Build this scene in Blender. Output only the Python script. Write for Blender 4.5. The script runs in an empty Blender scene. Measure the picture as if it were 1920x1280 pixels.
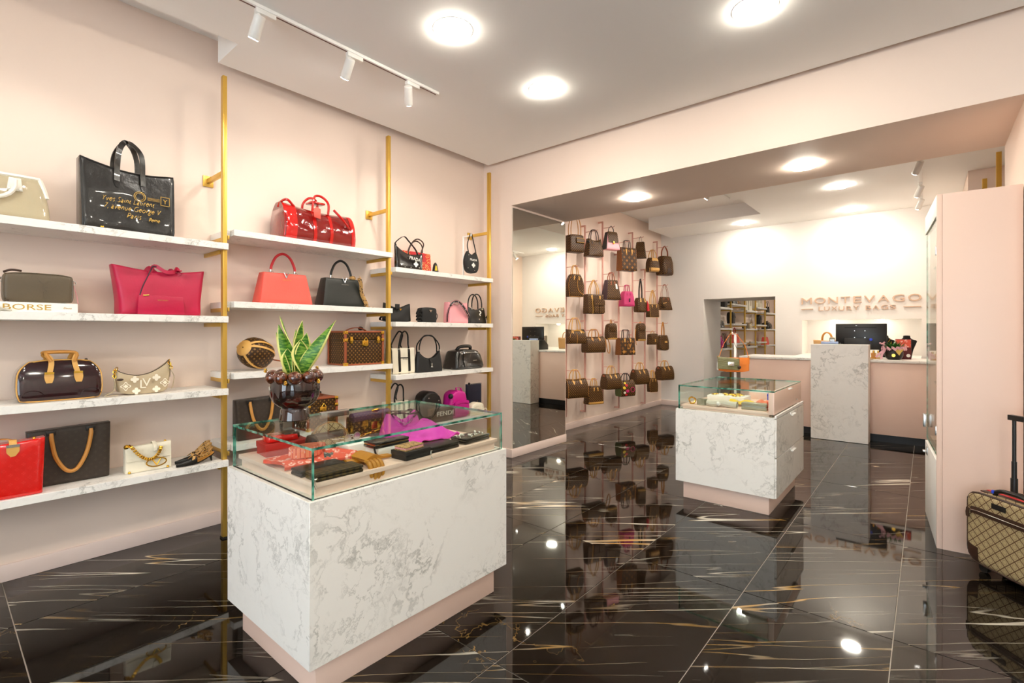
import bpy, bmesh, math, random
from mathutils import Vector, Matrix, noise

# ------------------------------------------------------------------ camera, world, light, exposure
scene = bpy.context.scene
COL = scene.collection
PI = math.pi
cam_d = bpy.data.cameras.new('camera')
cam = bpy.data.objects.new('camera', cam_d)
COL.objects.link(cam)
cam.location = (0, 0, 1.45)
cam.rotation_euler = (PI / 2, 0, math.radians(40.162))
cam_d.sensor_width = 36
cam_d.lens = 921.78 / 1920 * 36
cam_d.shift_y = -17.74 / 1920
cam_d.clip_start = 0.02
scene.camera = cam

world = bpy.data.worlds.new('world')
scene.world = world
world.use_nodes = True
wb = world.node_tree.nodes['Background']
wb.inputs[0].default_value = (0.80, 0.88, 1.0, 1)
wb.inputs[1].default_value = 4.2

scene.view_settings.view_transform = 'Standard'
scene.view_settings.look = 'None'
scene.view_settings.gamma = 1
scene.view_settings.use_curve_mapping = False
scene.view_settings.exposure = 0.70
scene.cycles.use_denoising = True
scene.cycles.max_bounces = 8
scene.cycles.diffuse_bounces = 4
scene.cycles.use_adaptive_sampling = True
scene.cycles.adaptive_threshold = 0.08
scene.cycles.adaptive_min_samples = 16
scene.cycles.glossy_bounces = 5
scene.cycles.transparent_max_bounces = 12
scene.cycles.caustics_reflective = False
scene.cycles.caustics_refractive = False
scene.cycles.sample_clamp_indirect = 6

DOWN = 84.0      # radiance of the round ceiling lights
SPOT = 10.0       # watts of one track spot
WARM = (1.0, 0.90, 0.78)

# ------------------------------------------------------------------ helpers
def lin(h):
    if isinstance(h, (tuple, list)):
        return tuple(h[:3]) + (1,)
    h = h.lstrip('#')
    c = [int(h[i:i + 2], 16) / 255 for i in (0, 2, 4)]
    return tuple(x / 12.92 if x <= 0.04045 else ((x + 0.055) / 1.055) ** 2.4 for x in c) + (1,)

class N:
    """tiny node-graph helper"""
    def __init__(self, name):
        self.mat = bpy.data.materials.new(name)
        self.mat.use_nodes = True
        self.t = self.mat.node_tree
        self.b = self.t.nodes['Principled BSDF']
        self.out = self.t.nodes['Material Output']
    def n(self, kind, **kw):
        o = self.t.nodes.new(kind)
        for k, v in kw.items():
            setattr(o, k, v)
        return o
    def l(self, a, b):
        self.t.links.new(a, b)
    def val(self, sock, v):
        if hasattr(v, 'is_output') or hasattr(v, 'links'):
            self.l(v, sock)
        else:
            sock.default_value = v
    def math(self, op, a, b=0.0, c=None):
        m = self.n('ShaderNodeMath', operation=op)
        self.val(m.inputs[0], a); self.val(m.inputs[1], b)
        if c is not None: self.val(m.inputs[2], c)
        return m.outputs[0]
    def mix(self, f, a, b):
        m = self.n('ShaderNodeMix', data_type='RGBA')
        self.val(m.inputs[0], f)
        self.val(m.inputs[6], lin(a) if isinstance(a, (str, tuple)) else a)
        self.val(m.inputs[7], lin(b) if isinstance(b, (str, tuple)) else b)
        return m.outputs[2]
    def ramp(self, f, lo, hi):
        m = self.n('ShaderNodeMapRange', interpolation_type='SMOOTHSTEP')
        self.val(m.inputs[0], f); m.inputs[1].default_value = lo; m.inputs[2].default_value = hi
        return m.outputs[0]
    def noise(self, vec, scale, detail=3, rough=0.5, dist=0.0, dim='3D'):
        m = self.n('ShaderNodeTexNoise', noise_dimensions=dim)
        if vec is not None: self.l(vec, m.inputs['Vector'])
        m.inputs['Scale'].default_value = scale; m.inputs['Detail'].default_value = detail
        m.inputs['Roughness'].default_value = rough; m.inputs['Distortion'].default_value = dist
        return m.outputs['Fac']
    def mapping(self, vec, loc=(0, 0, 0), rot=(0, 0, 0), sc=(1, 1, 1)):
        m = self.n('ShaderNodeMapping')
        self.l(vec, m.inputs[0])
        self.val(m.inputs[1], loc); m.inputs[2].default_value = rot; m.inputs[3].default_value = sc
        return m.outputs[0]
    def obj(self):
        return self.n('ShaderNodeTexCoord').outputs['Object']
    def set(self, **kw):
        for k, v in kw.items():
            self.val(self.b.inputs[k.replace('_', ' ')], v)
        return self
    def bump(self, h, strength=0.2, dist=0.002):
        m = self.n('ShaderNodeBump')
        m.inputs['Strength'].default_value = strength; m.inputs['Distance'].default_value = dist
        self.l(h, m.inputs['Height']); self.l(m.outputs[0], self.b.inputs['Normal'])

M = {}
def plain(name, col, rough=0.5, metal=0.0, spec=0.5, coat=0.0, bump=0.0, bscale=60, sub=0.0, emit=None, var=0.0):
    g = N(name)
    c = lin(col)
    g.set(Roughness=rough, Metallic=metal)
    g.b.inputs['Specular IOR Level'].default_value = spec
    g.b.inputs['Coat Weight'].default_value = coat
    g.b.inputs['Coat Roughness'].default_value = 0.05
    if var:
        f = g.noise(g.obj(), 7, 4)
        g.l(g.mix(f, tuple(x * (1 - var) for x in c[:3]), tuple(min(1, x * (1 + var)) for x in c[:3])), g.b.inputs['Base Color'])
    else:
        g.b.inputs['Base Color'].default_value = c
    if bump:
        g.bump(g.noise(g.obj(), bscale, 4, 0.6), bump, 0.003)
    if emit:
        g.b.inputs['Emission Color'].default_value = tuple(emit[:3]) + (1,)
        g.b.inputs['Emission Strength'].default_value = emit[3]
    M[name] = g.mat
    return g.mat

def leather(name, col, rough=0.42, coat=0.0, bump=0.25, bscale=90, var=0.12):
    return plain(name, col, rough, 0, 0.5, coat, bump, bscale, var=var)

# ---- setting
plain('wall_paint', '#F4DFD0', 0.62, bump=0.05, bscale=30)
plain('wall_white', '#F1ECE6', 0.6, bump=0.04, bscale=30)
plain('ceiling_paint', '#FCFAF7', 0.7)
plain('pink_laminate', '#F2D2C0', 0.42)
plain('rail_pink', '#DDA99B', 0.45)
plain('skirting', '#F3DDD3', 0.5)
plain('grout', '#B9AFA3', 0.6)
plain('black_plinth', '#0B0A0A', 0.5)
plain('gold_metal', '#DDB353', 0.34, metal=0.65)
plain('white_paint', '#F4F2EF', 0.4)
plain('white_plastic', '#EEEBE6', 0.35)
plain('steel', '#C9C9C6', 0.25, metal=1)
plain('lamp_lens', '#FFFFFF', 0.5, emit=(1.0, 0.925, 0.79, DOWN))
plain('niche_lens', '#FFFFFF', 0.5, emit=(1.0, 0.90, 0.74, 45))
plain('spot_lens', '#FFFFFF', 0.5, emit=(1.0, 0.95, 0.88, 90))
plain('mirror', '#E9ECE6', 0.0, metal=1)
plain('track_slot', '#6B4B42', 0.6)
plain('letters', '#D8B79C', 0.5)
plain('window_frame', '#3A3836', 0.4)

def floor_mat():
    g = N('black_marble_tile')
    info = g.n('ShaderNodeObjectInfo')
    off = g.n('ShaderNodeVectorMath', operation='SCALE')
    comb = g.n('ShaderNodeCombineXYZ')
    g.l(info.outputs['Random'], comb.inputs[0])
    g.l(g.math('FRACT', g.math('MULTIPLY', info.outputs['Random'], 37.7)), comb.inputs[1])
    g.l(comb.outputs[0], off.inputs[0]); off.inputs['Scale'].default_value = 60
    add = g.n('ShaderNodeVectorMath', operation='ADD')
    g.l(g.obj(), add.inputs[0]); g.l(off.outputs[0], add.inputs[1])
    p = g.mapping(add.outputs[0], rot=(0, 0, math.radians(-41)))
    wob = g.n('ShaderNodeTexNoise'); wob.inputs['Scale'].default_value = 3.0; wob.inputs['Detail'].default_value = 4
    g.l(p, wob.inputs['Vector'])
    wv = g.n('ShaderNodeVectorMath', operation='MULTIPLY_ADD')
    g.l(wob.outputs['Color'], wv.inputs[0]); wv.inputs[1].default_value = (0.03, 0.022, 0.0); g.l(p, wv.inputs[2])
    s1 = g.mapping(wv.outputs[0], sc=(0.33, 7.0, 1))
    n1 = g.noise(s1, 1.0, 1.2, 0.4)
    d1 = g.math('ABSOLUTE', g.math('SUBTRACT', n1, 0.5))
    m1 = g.ramp(g.noise(g.mapping(p, loc=(7, 3, 0), sc=(0.7, 2.6, 1)), 1.0, 2), 0.42, 0.68)
    v1 = g.math('MULTIPLY', g.math('SUBTRACT', 1.0, g.ramp(d1, 0.001, 0.0085)), m1)
    s2 = g.mapping(wv.outputs[0], loc=(31, 17, 0), sc=(0.45, 9.5, 1))
    n2 = g.noise(s2, 1.0, 1.5, 0.45)
    d2 = g.math('ABSOLUTE', g.math('SUBTRACT', n2, 0.48))
    m2 = g.ramp(g.noise(g.mapping(p, loc=(1, 9, 0), sc=(1.2, 2.0, 1)), 1.3, 2), 0.45, 0.75)
    v2 = g.math('MULTIPLY', g.math('MULTIPLY', g.math('SUBTRACT', 1.0, g.ramp(d2, 0.001, 0.012)), m2), 0.5)
    n3 = g.noise(g.mapping(p, loc=(3, 44, 0), sc=(1.5, 1.1, 1)), 1.6, 5, 0.6)
    d3 = g.math('ABSOLUTE', g.math('SUBTRACT', n3, 0.5))
    m3 = g.ramp(g.noise(p, 0.9, 2), 0.55, 0.75)
    v3 = g.math('MULTIPLY', g.math('MULTIPLY', g.math('SUBTRACT', 1.0, g.ramp(d3, 0.0005, 0.006)), m3), 0.55)
    tint = g.ramp(g.noise(p, 2.2, 2), 0.42, 0.6)
    vc = g.mix(tint, '#E9E2D2', '#B08A4A')
    base = g.mix(g.noise(p, 2.5, 5, 0.65), '#050404', '#1D1712')
    c = g.mix(v1, base, vc)
    c = g.mix(v2, c, vc)
    c = g.mix(v3, c, '#94733F')
    g.l(c, g.b.inputs['Base Color'])
    g.set(Roughness=0.035)
    g.b.inputs['IOR'].default_value = 1.52
    g.bump(g.noise(g.obj(), 1.6, 1), 0.05, 0.01)
    M['floor_tile'] = g.mat
floor_mat()

def marble_mat(name='marble', warm='#F2EEE7', vein='#8E8B80', sc=1.0, rot=0.6):
    g = N(name)
    o = g.obj()
    p = g.mapping(o, rot=(rot, rot * 0.5, rot), sc=(sc, sc, sc))
    w = g.n('ShaderNodeTexNoise'); w.inputs['Scale'].default_value = 4.5; w.inputs['Detail'].default_value = 6; w.inputs['Roughness'].default_value = 0.6
    g.l(p, w.inputs['Vector'])
    wv = g.n('ShaderNodeVectorMath', operation='MULTIPLY_ADD')
    g.l(w.outputs['Color'], wv.inputs[0]); wv.inputs[1].default_value = (0.30, 0.30, 0.30); g.l(p, wv.inputs[2])
    a = g.noise(g.mapping(wv.outputs[0], sc=(3.8, 6.0, 3.8)), 1.0, 4, 0.55)
    d = g.math('ABSOLUTE', g.math('SUBTRACT', a, 0.5))
    mask = g.ramp(g.noise(p, 3.6, 3), 0.42, 0.70)
    v = g.math('MULTIPLY', g.math('SUBTRACT', 1.0, g.ramp(d, 0.0, 0.026)), mask)
    b = g.noise(g.mapping(wv.outputs[0], loc=(5, 2, 8), sc=(9, 13, 9)), 1.0, 4, 0.6)
    d2 = g.math('ABSOLUTE', g.math('SUBTRACT', b, 0.5))
    v2 = g.math('MULTIPLY', g.math('MULTIPLY', g.math('SUBTRACT', 1.0, g.ramp(d2, 0.0, 0.03)), g.ramp(g.noise(p, 2.2, 3), 0.46, 0.68)), 0.42)
    cloud = g.math('MULTIPLY', g.ramp(g.noise(wv.outputs[0], 5, 5, 0.7), 0.52, 0.8), 0.16)
    c = g.mix(cloud, warm, vein)
    c = g.mix(g.math('MULTIPLY', v, 0.55), c, vein)
    c = g.mix(v2, c, vein)
    g.l(c, g.b.inputs['Base Color'])
    g.set(Roughness=0.38)
    g.bump(g.noise(g.mapping(o, sc=(40, 40, 160)), 1.0, 2), 0.08, 0.001)
    M[name] = g.mat
marble_mat()
marble_mat('marble_top', '#F4F0EA', '#8C877C', 1.4, 1.1)

def glass_mat(name, tint, refl=1.0):
    g = N(name)
    tr = g.n('ShaderNodeBsdfTransparent'); tr.inputs[0].default_value = lin(tint)
    gl = g.n('ShaderNodeBsdfGlossy'); gl.inputs['Roughness'].default_value = 0.0
    fr = g.n("ShaderNodeFresnel"); ge = g.n("ShaderNodeNewGeometry")
    g.l(g.math("SUBTRACT", 1.5, g.math("MULTIPLY", ge.outputs["Backfacing"], 1.5 - 1 / 1.5)), fr.inputs[0])
    mx = g.n('ShaderNodeMixShader')
    g.l(g.math('MULTIPLY', fr.outputs[0], refl), mx.inputs[0]); g.l(tr.outputs[0], mx.inputs[1]); g.l(gl.outputs[0], mx.inputs[2])
    g.l(mx.outputs[0], g.out.inputs[0])
    M[name] = g.mat
glass_mat('glass', '#FAFDFB', 0.6)
def edge_mat():
    g = N('glass_edge')
    n = g.noise(g.mapping(g.obj(), sc=(18, 18, 18)), 1.0, 3)
    g.l(g.mix(g.ramp(n, 0.38, 0.62), '#0B5545', '#6FC0A8'), g.b.inputs['Base Color'])
    g.set(Roughness=0.08)
    g.b.inputs['Transmission Weight'].default_value = 0.25
    M['glass_edge'] = g.mat
edge_mat()

# ---- mesh builder
class MB:
    def __init__(self):
        self.v = []; self.f = []; self.mi = []
    def add(self, vs, fs, mi=0):
        o = len(self.v)
        self.v += [tuple(p) for p in vs]
        self.f += [tuple(i + o for i in f) for f in fs]
        self.mi += [mi] * len(fs)
        return self
    def box(self, x0, x1, y0, y1, z0, z1, mi=0):
        return self.add([(x, y, z) for z in (z0, z1) for y in (y0, y1) for x in (x0, x1)],
                        [(0, 2, 3, 1), (4, 5, 7, 6), (0, 1, 5, 4), (2, 6, 7, 3), (0, 4, 6, 2), (1, 3, 7, 5)], mi)
    def obox(self, c, ux, uy, uz, mi=0):
        c, ux, uy, uz = map(Vector, (c, ux, uy, uz))
        vs = [c + ux * a + uy * b + uz * d for d in (-.5, .5) for b in (-.5, .5) for a in (-.5, .5)]
        return self.add(vs, [(0, 2, 3, 1), (4, 5, 7, 6), (0, 1, 5, 4), (2, 6, 7, 3), (0, 4, 6, 2), (1, 3, 7, 5)], mi)
    def prism(self, pts, axis, a, b, mi=0):
        def p3(p, t):
            return {'z': (p[0], p[1], t), 'y': (p[0], t, p[1]), 'x': (t, p[0], p[1])}[axis]
        n = len(pts)
        vs = [p3(p, a) for p in pts] + [p3(p, b) for p in pts]
        fs = [tuple(range(n)), tuple(range(2 * n - 1, n - 1, -1))] + [(i, (i + 1) % n, n + (i + 1) % n, n + i) for i in range(n)]
        return self.add(vs, fs, mi)
    def tube(self, path, r, n=8, closed=False, mi=0):
        path = [Vector(p) for p in path]; m = len(path)
        rs = r if isinstance(r, (list, tuple)) else [r] * m
        vs = []; prev = None
        for i, p in enumerate(path):
            if closed: t = path[(i + 1) % m] - path[i - 1]
            else: t = path[min(i + 1, m - 1)] - path[max(i - 1, 0)]
            t = t.normalized() if t.length > 1e-9 else Vector((0, 0, 1))
            if prev is None:
                a = t.cross(Vector((0, 0, 1)))
                if a.length < 0.2: a = t.cross(Vector((0, 1, 0)))
            else:
                a = prev - t * prev.dot(t)
            a.normalize(); prev = a; b = t.cross(a)
            vs += [p + (a * math.cos(2 * PI * k / n) + b * math.sin(2 * PI * k / n)) * rs[i] for k in range(n)]
        fs = []
        for i in range(m if closed else m - 1):
            j = (i + 1) % m
            fs += [(i * n + k, i * n + (k + 1) % n, j * n + (k + 1) % n, j * n + k) for k in range(n)]
        if not closed:
            fs += [tuple(range(n)), tuple((m - 1) * n + k for k in reversed(range(n)))]
        return self.add(vs, fs, mi)
    def strap(self, path, w, t, side, mi=0, closed=False):
        """flat band: side = width direction (vector or list)"""
        path = [Vector(p) for p in path]; m = len(path); vs = []
        for i, p in enumerate(path):
            if closed: tg = path[(i + 1) % m] - path[i - 1]
            else: tg = path[min(i + 1, m - 1)] - path[max(i - 1, 0)]
            s = Vector(side[i] if isinstance(side, list) else side)
            tg.normalize(); s = (s - tg * s.dot(tg)).normalized(); nn = tg.cross(s)
            ww = w[i] if isinstance(w, (list, tuple)) else w
            vs += [p + s * a * ww / 2 + nn * b * t / 2 for a, b in ((-1, -1), (1, -1), (1, 1), (-1, 1))]
        fs = []
        for i in range(m if closed else m - 1):
            j = (i + 1) % m
            fs += [(i * 4 + k, i * 4 + (k + 1) % 4, j * 4 + (k + 1) % 4, j * 4 + k) for k in range(4)]
        if not closed: fs += [(0, 1, 2, 3), tuple((m - 1) * 4 + k for k in (3, 2, 1, 0))]
        return self.add(vs, fs, mi)
    def lathe(self, prof, n=24, c=(0, 0, 0), mi=0, wob=None):
        vs = []
        for r, z in prof:
            for k in range(n):
                a = 2 * PI * k / n
                q = r * (wob(a, z) if wob else 1)
                vs.append((c[0] + q * math.cos(a), c[1] + q * math.sin(a), c[2] + z))
        m = len(prof); fs = []
        for i in range(m - 1):
            fs += [(i * n + k, i * n + (k + 1) % n, (i + 1) * n + (k + 1) % n, (i + 1) * n + k) for k in range(n)]
        fs += [tuple(reversed(range(n))), tuple((m - 1) * n + k for k in range(n))]
        return self.add(vs, fs, mi)
    def ball(self, c, r, nu=12, nv=8, sc=(1, 1, 1), mi=0):
        prof = [(math.sin(PI * (i + 0.02) / (nv + 0.04)) * r, -math.cos(PI * (i + 0.02) / (nv + 0.04)) * r) for i in range(nv + 1)]
        o = len(self.v); self.lathe(prof, nu, (0, 0, 0), mi)
        for i in range(o, len(self.v)):
            x, y, z = self.v[i]; self.v[i] = (c[0] + x * sc[0], c[1] + y * sc[1], c[2] + z * sc[2])
        return self
    def disc(self, c, nrm, r, t, n=16, mi=0):
        c = Vector(c); nrm = Vector(nrm).normalized()
        return self.tube([c - nrm * t / 2, c + nrm * t / 2], r, n, mi=mi)
    def grid(self, P, nu, nv, mi=0, wrap=False):
        vs = [P(i / (nu if wrap else nu), j / nv) for j in range(nv + 1) for i in range(nu + (0 if wrap else 1))]
        w = nu + (0 if wrap else 1)
        fs = [(j * w + i, j * w + (i + 1) % w, (j + 1) * w + (i + 1) % w, (j + 1) * w + i) for j in range(nv) for i in range(nu)]
        return self.add(vs, fs, mi)
    def sheet(self, P, nu, nv, t, mi=0):
        """thick sheet from a surface function; offset along computed normal"""
        e = 1e-3
        def nr(u, v):
            a = Vector(P(min(u + e, 1), v)) - Vector(P(max(u - e, 0), v)); b = Vector(P(u, min(v + e, 1))) - Vector(P(u, max(v - e, 0)))
            c = a.cross(b); return c.normalized() if c.length > 1e-12 else Vector((0, 0, 1))
        top = []; bot = []
        for j in range(nv + 1):
            for i in range(nu + 1):
                u, v = i / nu, j / nv; p = Vector(P(u, v)); n_ = nr(u, v)
                top.append(p + n_ * t / 2); bot.append(p - n_ * t / 2)
        w = nu + 1; K = len(top)
        fs = [(j * w + i, j * w + i + 1, (j + 1) * w + i + 1, (j + 1) * w + i) for j in range(nv) for i in range(nu)]
        fs += [tuple(K + q for q in reversed(f)) for f in fs]
        ring = [i for i in range(w)] + [j * w + nu for j in range(1, nv + 1)] + [nv * w + i for i in range(nu - 1, -1, -1)] + [j * w for j in range(nv - 1, 0, -1)]
        fs += [(ring[k], ring[(k + 1) % len(ring)], K + ring[(k + 1) % len(ring)], K + ring[k]) for k in range(len(ring))]
        return self.add(top + bot, fs, mi)
    def mesh(self, name, mats, bevel=0, seg=2, smooth=True, angle=38):
        me = bpy.data.meshes.new(name)
        me.from_pydata(self.v, [], self.f)
        for m in (mats if isinstance(mats, (list, tuple)) else [mats]):
            me.materials.append(M[m] if isinstance(m, str) else m)
        me.polygons.foreach_set('material_index', self.mi)
        bm = bmesh.new(); bm.from_mesh(me)
        bmesh.ops.recalc_face_normals(bm, faces=bm.faces)
        if bevel:
            ed = [e for e in bm.edges if len(e.link_faces) == 2 and e.calc_face_angle(0) > 0.5]
            bmesh.ops.bevel(bm, geom=ed, offset=bevel, segments=seg, profile=0.5, affect='EDGES', clamp_overlap=True)
        bm.to_mesh(me); bm.free()
        if smooth:
            me.polygons.foreach_set('use_smooth', [True] * len(me.polygons))
            me.set_sharp_from_angle(angle=math.radians(angle))
        me.update()
        return me
    def build(self, name, mats, parent=None, bevel=0, seg=2, smooth=True, angle=38, loc=None, rz=None):
        o = bpy.data.objects.new(name, self.mesh(name, mats, bevel, seg, smooth, angle))
        COL.objects.link(o)
        if parent is not None: o.parent = parent
        if loc is not None: o.location = loc
        if rz is not None: o.rotation_euler = (0, 0, rz)
        return o

def tag(o, label=None, cat=None, group=None, kind=None):
    if label: o['label'] = label
    if cat: o['category'] = cat
    if group: o['group'] = group
    if kind: o['kind'] = kind
    return o
def thing(name, label, cat, loc=(0, 0, 0), rz=0, group=None):
    o = bpy.data.objects.new(name, None); COL.objects.link(o)
    o.empty_display_size = 0.05
    o.location = loc; o.rotation_euler = (0, 0, rz)
    return tag(o, label, cat, group)
def kids(o):
    return [c for c in bpy.data.objects if c.parent == o]
def copy_tree(o, label, loc, rz=None, group=None, sc=None, parent=None, ch=None):
    c = o.copy(); COL.objects.link(c)
    if parent is not None:
        c.parent = parent
    else:
        c.location = loc
        if rz is not None: c.rotation_euler = (0, 0, rz)
        if sc is not None: c.scale = (sc, sc, sc)
        c['label'] = label
        if group: c['group'] = group
    for k in o.children:
        copy_tree(k, None, None, parent=c)
    return c
def struct(name, mb, mats, label=None, cat=None, **kw):
    return tag(mb.build(name, mats, **kw), label, cat, kind='structure')

def smoothpath(pts, n=6, closed=False):
    pts = [Vector(p) for p in pts]; m = len(pts); out = []
    for i in range(m if closed else m - 1):
        p0 = pts[i - 1] if (closed or i > 0) else pts[0] * 2 - pts[1]
        p1 = pts[i]; p2 = pts[(i + 1) % m]
        p3 = pts[(i + 2) % m] if (closed or i < m - 2) else pts[-1] * 2 - pts[-2]
        for k in range(n):
            t = k / n
            out.append(0.5 * ((2 * p1) + (p2 - p0) * t + (2 * p0 - 5 * p1 + 4 * p2 - p3) * t * t + (3 * p1 - p0 - 3 * p2 + p3) * t ** 3))
    if not closed: out.append(pts[-1])
    return out
def text_mesh(s, size, depth, mat, parent, loc, rot, name='lettering', width=None, shear=0.0, spacing=1.0, align='CENTER', label=None, thin=0.0):
    cu = bpy.data.curves.new('txt', 'FONT'); cu.body = s; cu.size = size; cu.extrude = depth / 2; cu.shear = shear
    cu.space_character = spacing; cu.offset = thin; cu.align_x = align; cu.align_y = 'BOTTOM_BASELINE'; cu.resolution_u = 3
    t = bpy.data.objects.new('txt', cu); COL.objects.link(t)
    dg = bpy.context.evaluated_depsgraph_get()
    me = bpy.data.meshes.new_from_object(t.evaluated_get(dg))
    bpy.data.objects.remove(t); bpy.data.curves.remove(cu)
    xs = [v.co.x for v in me.vertices]
    if width and xs:
        k = width / (max(xs) - min(xs))
        for v in me.vertices: v.co.x *= k
    me.materials.clear(); me.materials.append(M[mat])
    o = bpy.data.objects.new(name, me); COL.objects.link(o)
    if parent is not None: o.parent = parent
    o.location = loc; o.rotation_euler = rot
    if label: o['label'] = label
    return o
# ------------------------------------------------------------------ setting
XL, XR = -4.10, 3.0           # left and right walls of the front room
YB, YH, YH2 = -4.0, 4.33, 5.44  # shop front, header wall faces
YW, YW2 = 9.478, 10.478       # rear wall faces
Z_UP, Z_C, Z_R = 3.65, 3.42, 3.31
Y3 = 19.0

# floor: grout bed with loose tiles as parts
fl = struct('floor', MB().box(XL - .3, XR + .1, YB - .1, Y3, -0.12, -0.004), 'grout', 'polished black marble floor tiles with white and gold veins', 'floor')
TX = [-4.10] + [-3.437 + 0.663 * i for i in range(10)] + [3.0]
TY = [-4.0] + [-3.72 + 1.33 * i for i in range(10)] + [9.47]
tile_cache = {}
def tile(x0, x1, y0, y1):
    g = 0.0022
    w, h = round(x1 - x0 - 2 * g, 4), round(y1 - y0 - 2 * g, 4)
    if w < .02 or h < .02: return
    if (w, h) not in tile_cache:
        tile_cache[(w, h)] = MB().box(-w / 2, w / 2, -h / 2, h / 2, -0.012, 0).mesh('tile', 'floor_tile', bevel=0.0008, seg=1, smooth=False)
    o = bpy.data.objects.new('tile', tile_cache[(w, h)]); COL.objects.link(o)
    o.parent = fl; o.location = ((x0 + x1) / 2, (y0 + y1) / 2, 0)
for i in range(len(TX) - 1):
    for j in range(len(TY) - 1):
        if TX[i] < XR - .01: tile(TX[i], min(TX[i + 1], XR), TY[j], TY[j + 1])
for i in range(6):
    for j in range(7):
        tile(TX[i], TX[i + 1], YW2 - 1.0 + 1.33 * j, min(YW2 - 1.0 + 1.33 * (j + 1), Y3))

# left wall of the front room, of the rear room and of the third room
struct('wall_left', MB().box(XL - .2, XL, YB, YH2 - .01, 0, Z_UP), 'wall_paint', 'pale pink painted wall behind the marble shelves', 'wall')
struct('wall_rack', MB().box(XL - .2, -4.08, YH2 - .01, YW, 0, Z_UP), 'wall_paint', 'pale pink painted wall behind the hanging bags', 'wall')
struct('wall_header', MB().box(XL - .2, XR, YH, YH2, 2.91, Z_UP), 'wall_paint', 'deep pink header beam over the wide opening', 'wall')
struct('wall_pier_left', MB().box(XL - .1, -3.66, YH, YH2, 0, 2.91), 'wall_paint', 'narrow pink pier carrying the tall mirror', 'wall')
struct('wall_pier_right', MB().box(.467, XR, YH, YH2, 0, 2.91), 'wall_paint', 'pink pier behind the tall cabinet', 'wall')
mr = struct('mirror_panel', MB().box(-3.66, -3.652, YH + .012, YH2 - .02, .105, 2.885), 'mirror', 'tall frameless mirror covering the side of the pier', 'mirror')
struct('baseboard_pier', MB().box(-3.66, -3.645, YH - .014, YH2, 0, .10).box(XL, -3.66, YH - .014, YH, 0, .10), 'skirting', 'pale skirting board around the mirror pier', 'skirting', bevel=.004)
struct('baseboard_left', MB().box(XL, XL + .014, YB, YH - .014, 0, .10), 'skirting', 'pale skirting board under the shelf wall', 'skirting', bevel=.004)
struct('baseboard_rack', MB().box(-4.08, -4.066, YH2, YW - .014, 0, .10), 'skirting', 'pale skirting board under the hanging bags', 'skirting', bevel=.004)
struct('baseboard_rear', MB().box(-4.08, -3.237, YW - .014, YW, 0, .10), 'skirting', 'white skirting board left of the doorway', 'skirting', bevel=.004)

# ceilings
c = MB().prism([(-3.965, 1.362), (-3.6, 1.362), (-3.6, YB), (XR, YB), (XR, 4.262), (-3.965, 4.262)], 'z', Z_C, Z_UP)
struct('ceiling', c, 'ceiling_paint', 'dropped white ceiling of the front room with a stepped edge', 'ceiling')
struct('ceiling_upper', MB().box(XL - .2, XR + .2, YB, YH2, Z_UP, Z_UP + .1), 'ceiling_paint', 'upper ceiling seen in the gap along the shelf wall', 'ceiling')
c = MB().prism([(-3.87, YW), (-3.87, 8.44), (-2.0, 8.44), (-2.0, YH2), (1.8, YH2), (1.8, YW)], 'z', Z_R, Z_UP)
struct('ceiling_rear', c, 'ceiling_paint', 'dropped white ceiling of the rear room with a square recess', 'ceiling')
struct('ceiling_recess', MB().box(XL - .2, 1.8, YH2, YW, 3.53, 3.75), 'ceiling_paint', 'raised white ceiling inside the recess', 'ceiling')

# rear wall with doorway and lit niche, one wall 1 m thick
DX0, DX1, DZ = -3.237, -2.014, 2.07
NX0, NX1, NZ0, NZ1 = -1.606, -0.06, 1.082, 1.65
w = MB()
w.box(-4.3, DX0, YW, YW2, 0, 3.7).box(DX0, DX1, YW, YW2, DZ, 3.7).box(DX1, NX0, YW, YW2, 0, 3.7)
w.box(NX0, NX1, YW, YW2, 0, NZ0).box(NX0, NX1, YW, YW2, NZ1, 3.7).box(NX0, NX1, YW + .5, YW2, NZ0, NZ1).box(NX1, 1.8, YW, YW2, 0, 3.7)
struct('wall_rear', w, 'wall_white', 'white rear wall with a doorway and a lit niche', 'wall', smooth=False)
struct('wall_alcove', MB().box(.363, 1.8, 7.74, YW, 0, Z_R), 'wall_paint', 'pink wall return beside the tall cabinet', 'wall')
struct('wall_right_rear', MB().box(.90, 1.1, YH2, 7.74, 0, Z_R), 'wall_paint', 'pink side wall behind the tall cabinet', 'wall')
# right wall, shop front with window
struct('wall_right', MB().box(XR, XR + .2, YB, YH2, 0, Z_UP), 'wall_white', 'white side wall of the front room', 'wall')
struct('wall_front', MB().box(XL - .2, -2.0, YB - .2, YB, 0, Z_UP).box(2.4, XR + .2, YB - .2, YB, 0, Z_UP).box(-2.0, 2.4, YB - .2, YB, 0, .12).box(-2.0, 2.4, YB - .2, YB, 2.9, Z_UP), 'wall_paint', 'shop front wall around the display window', 'wall')
wf = MB()
for x in (-2.0, .2, 2.34): wf.box(x, x + .06, YB - .14, YB - .08, .12, 2.9)
for z in (.12, 2.84): wf.box(-2.0, 2.4, YB - .14, YB - .08, z, z + .06)
wi = struct('window_1', wf, 'window_frame', 'large shop window behind the camera', 'window')
for x in (-1.94, .26):
    MB().box(x, x + 2.08, YB - .115, YB - .107, .18, 2.84).build('pane', 'glass', wi)
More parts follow.
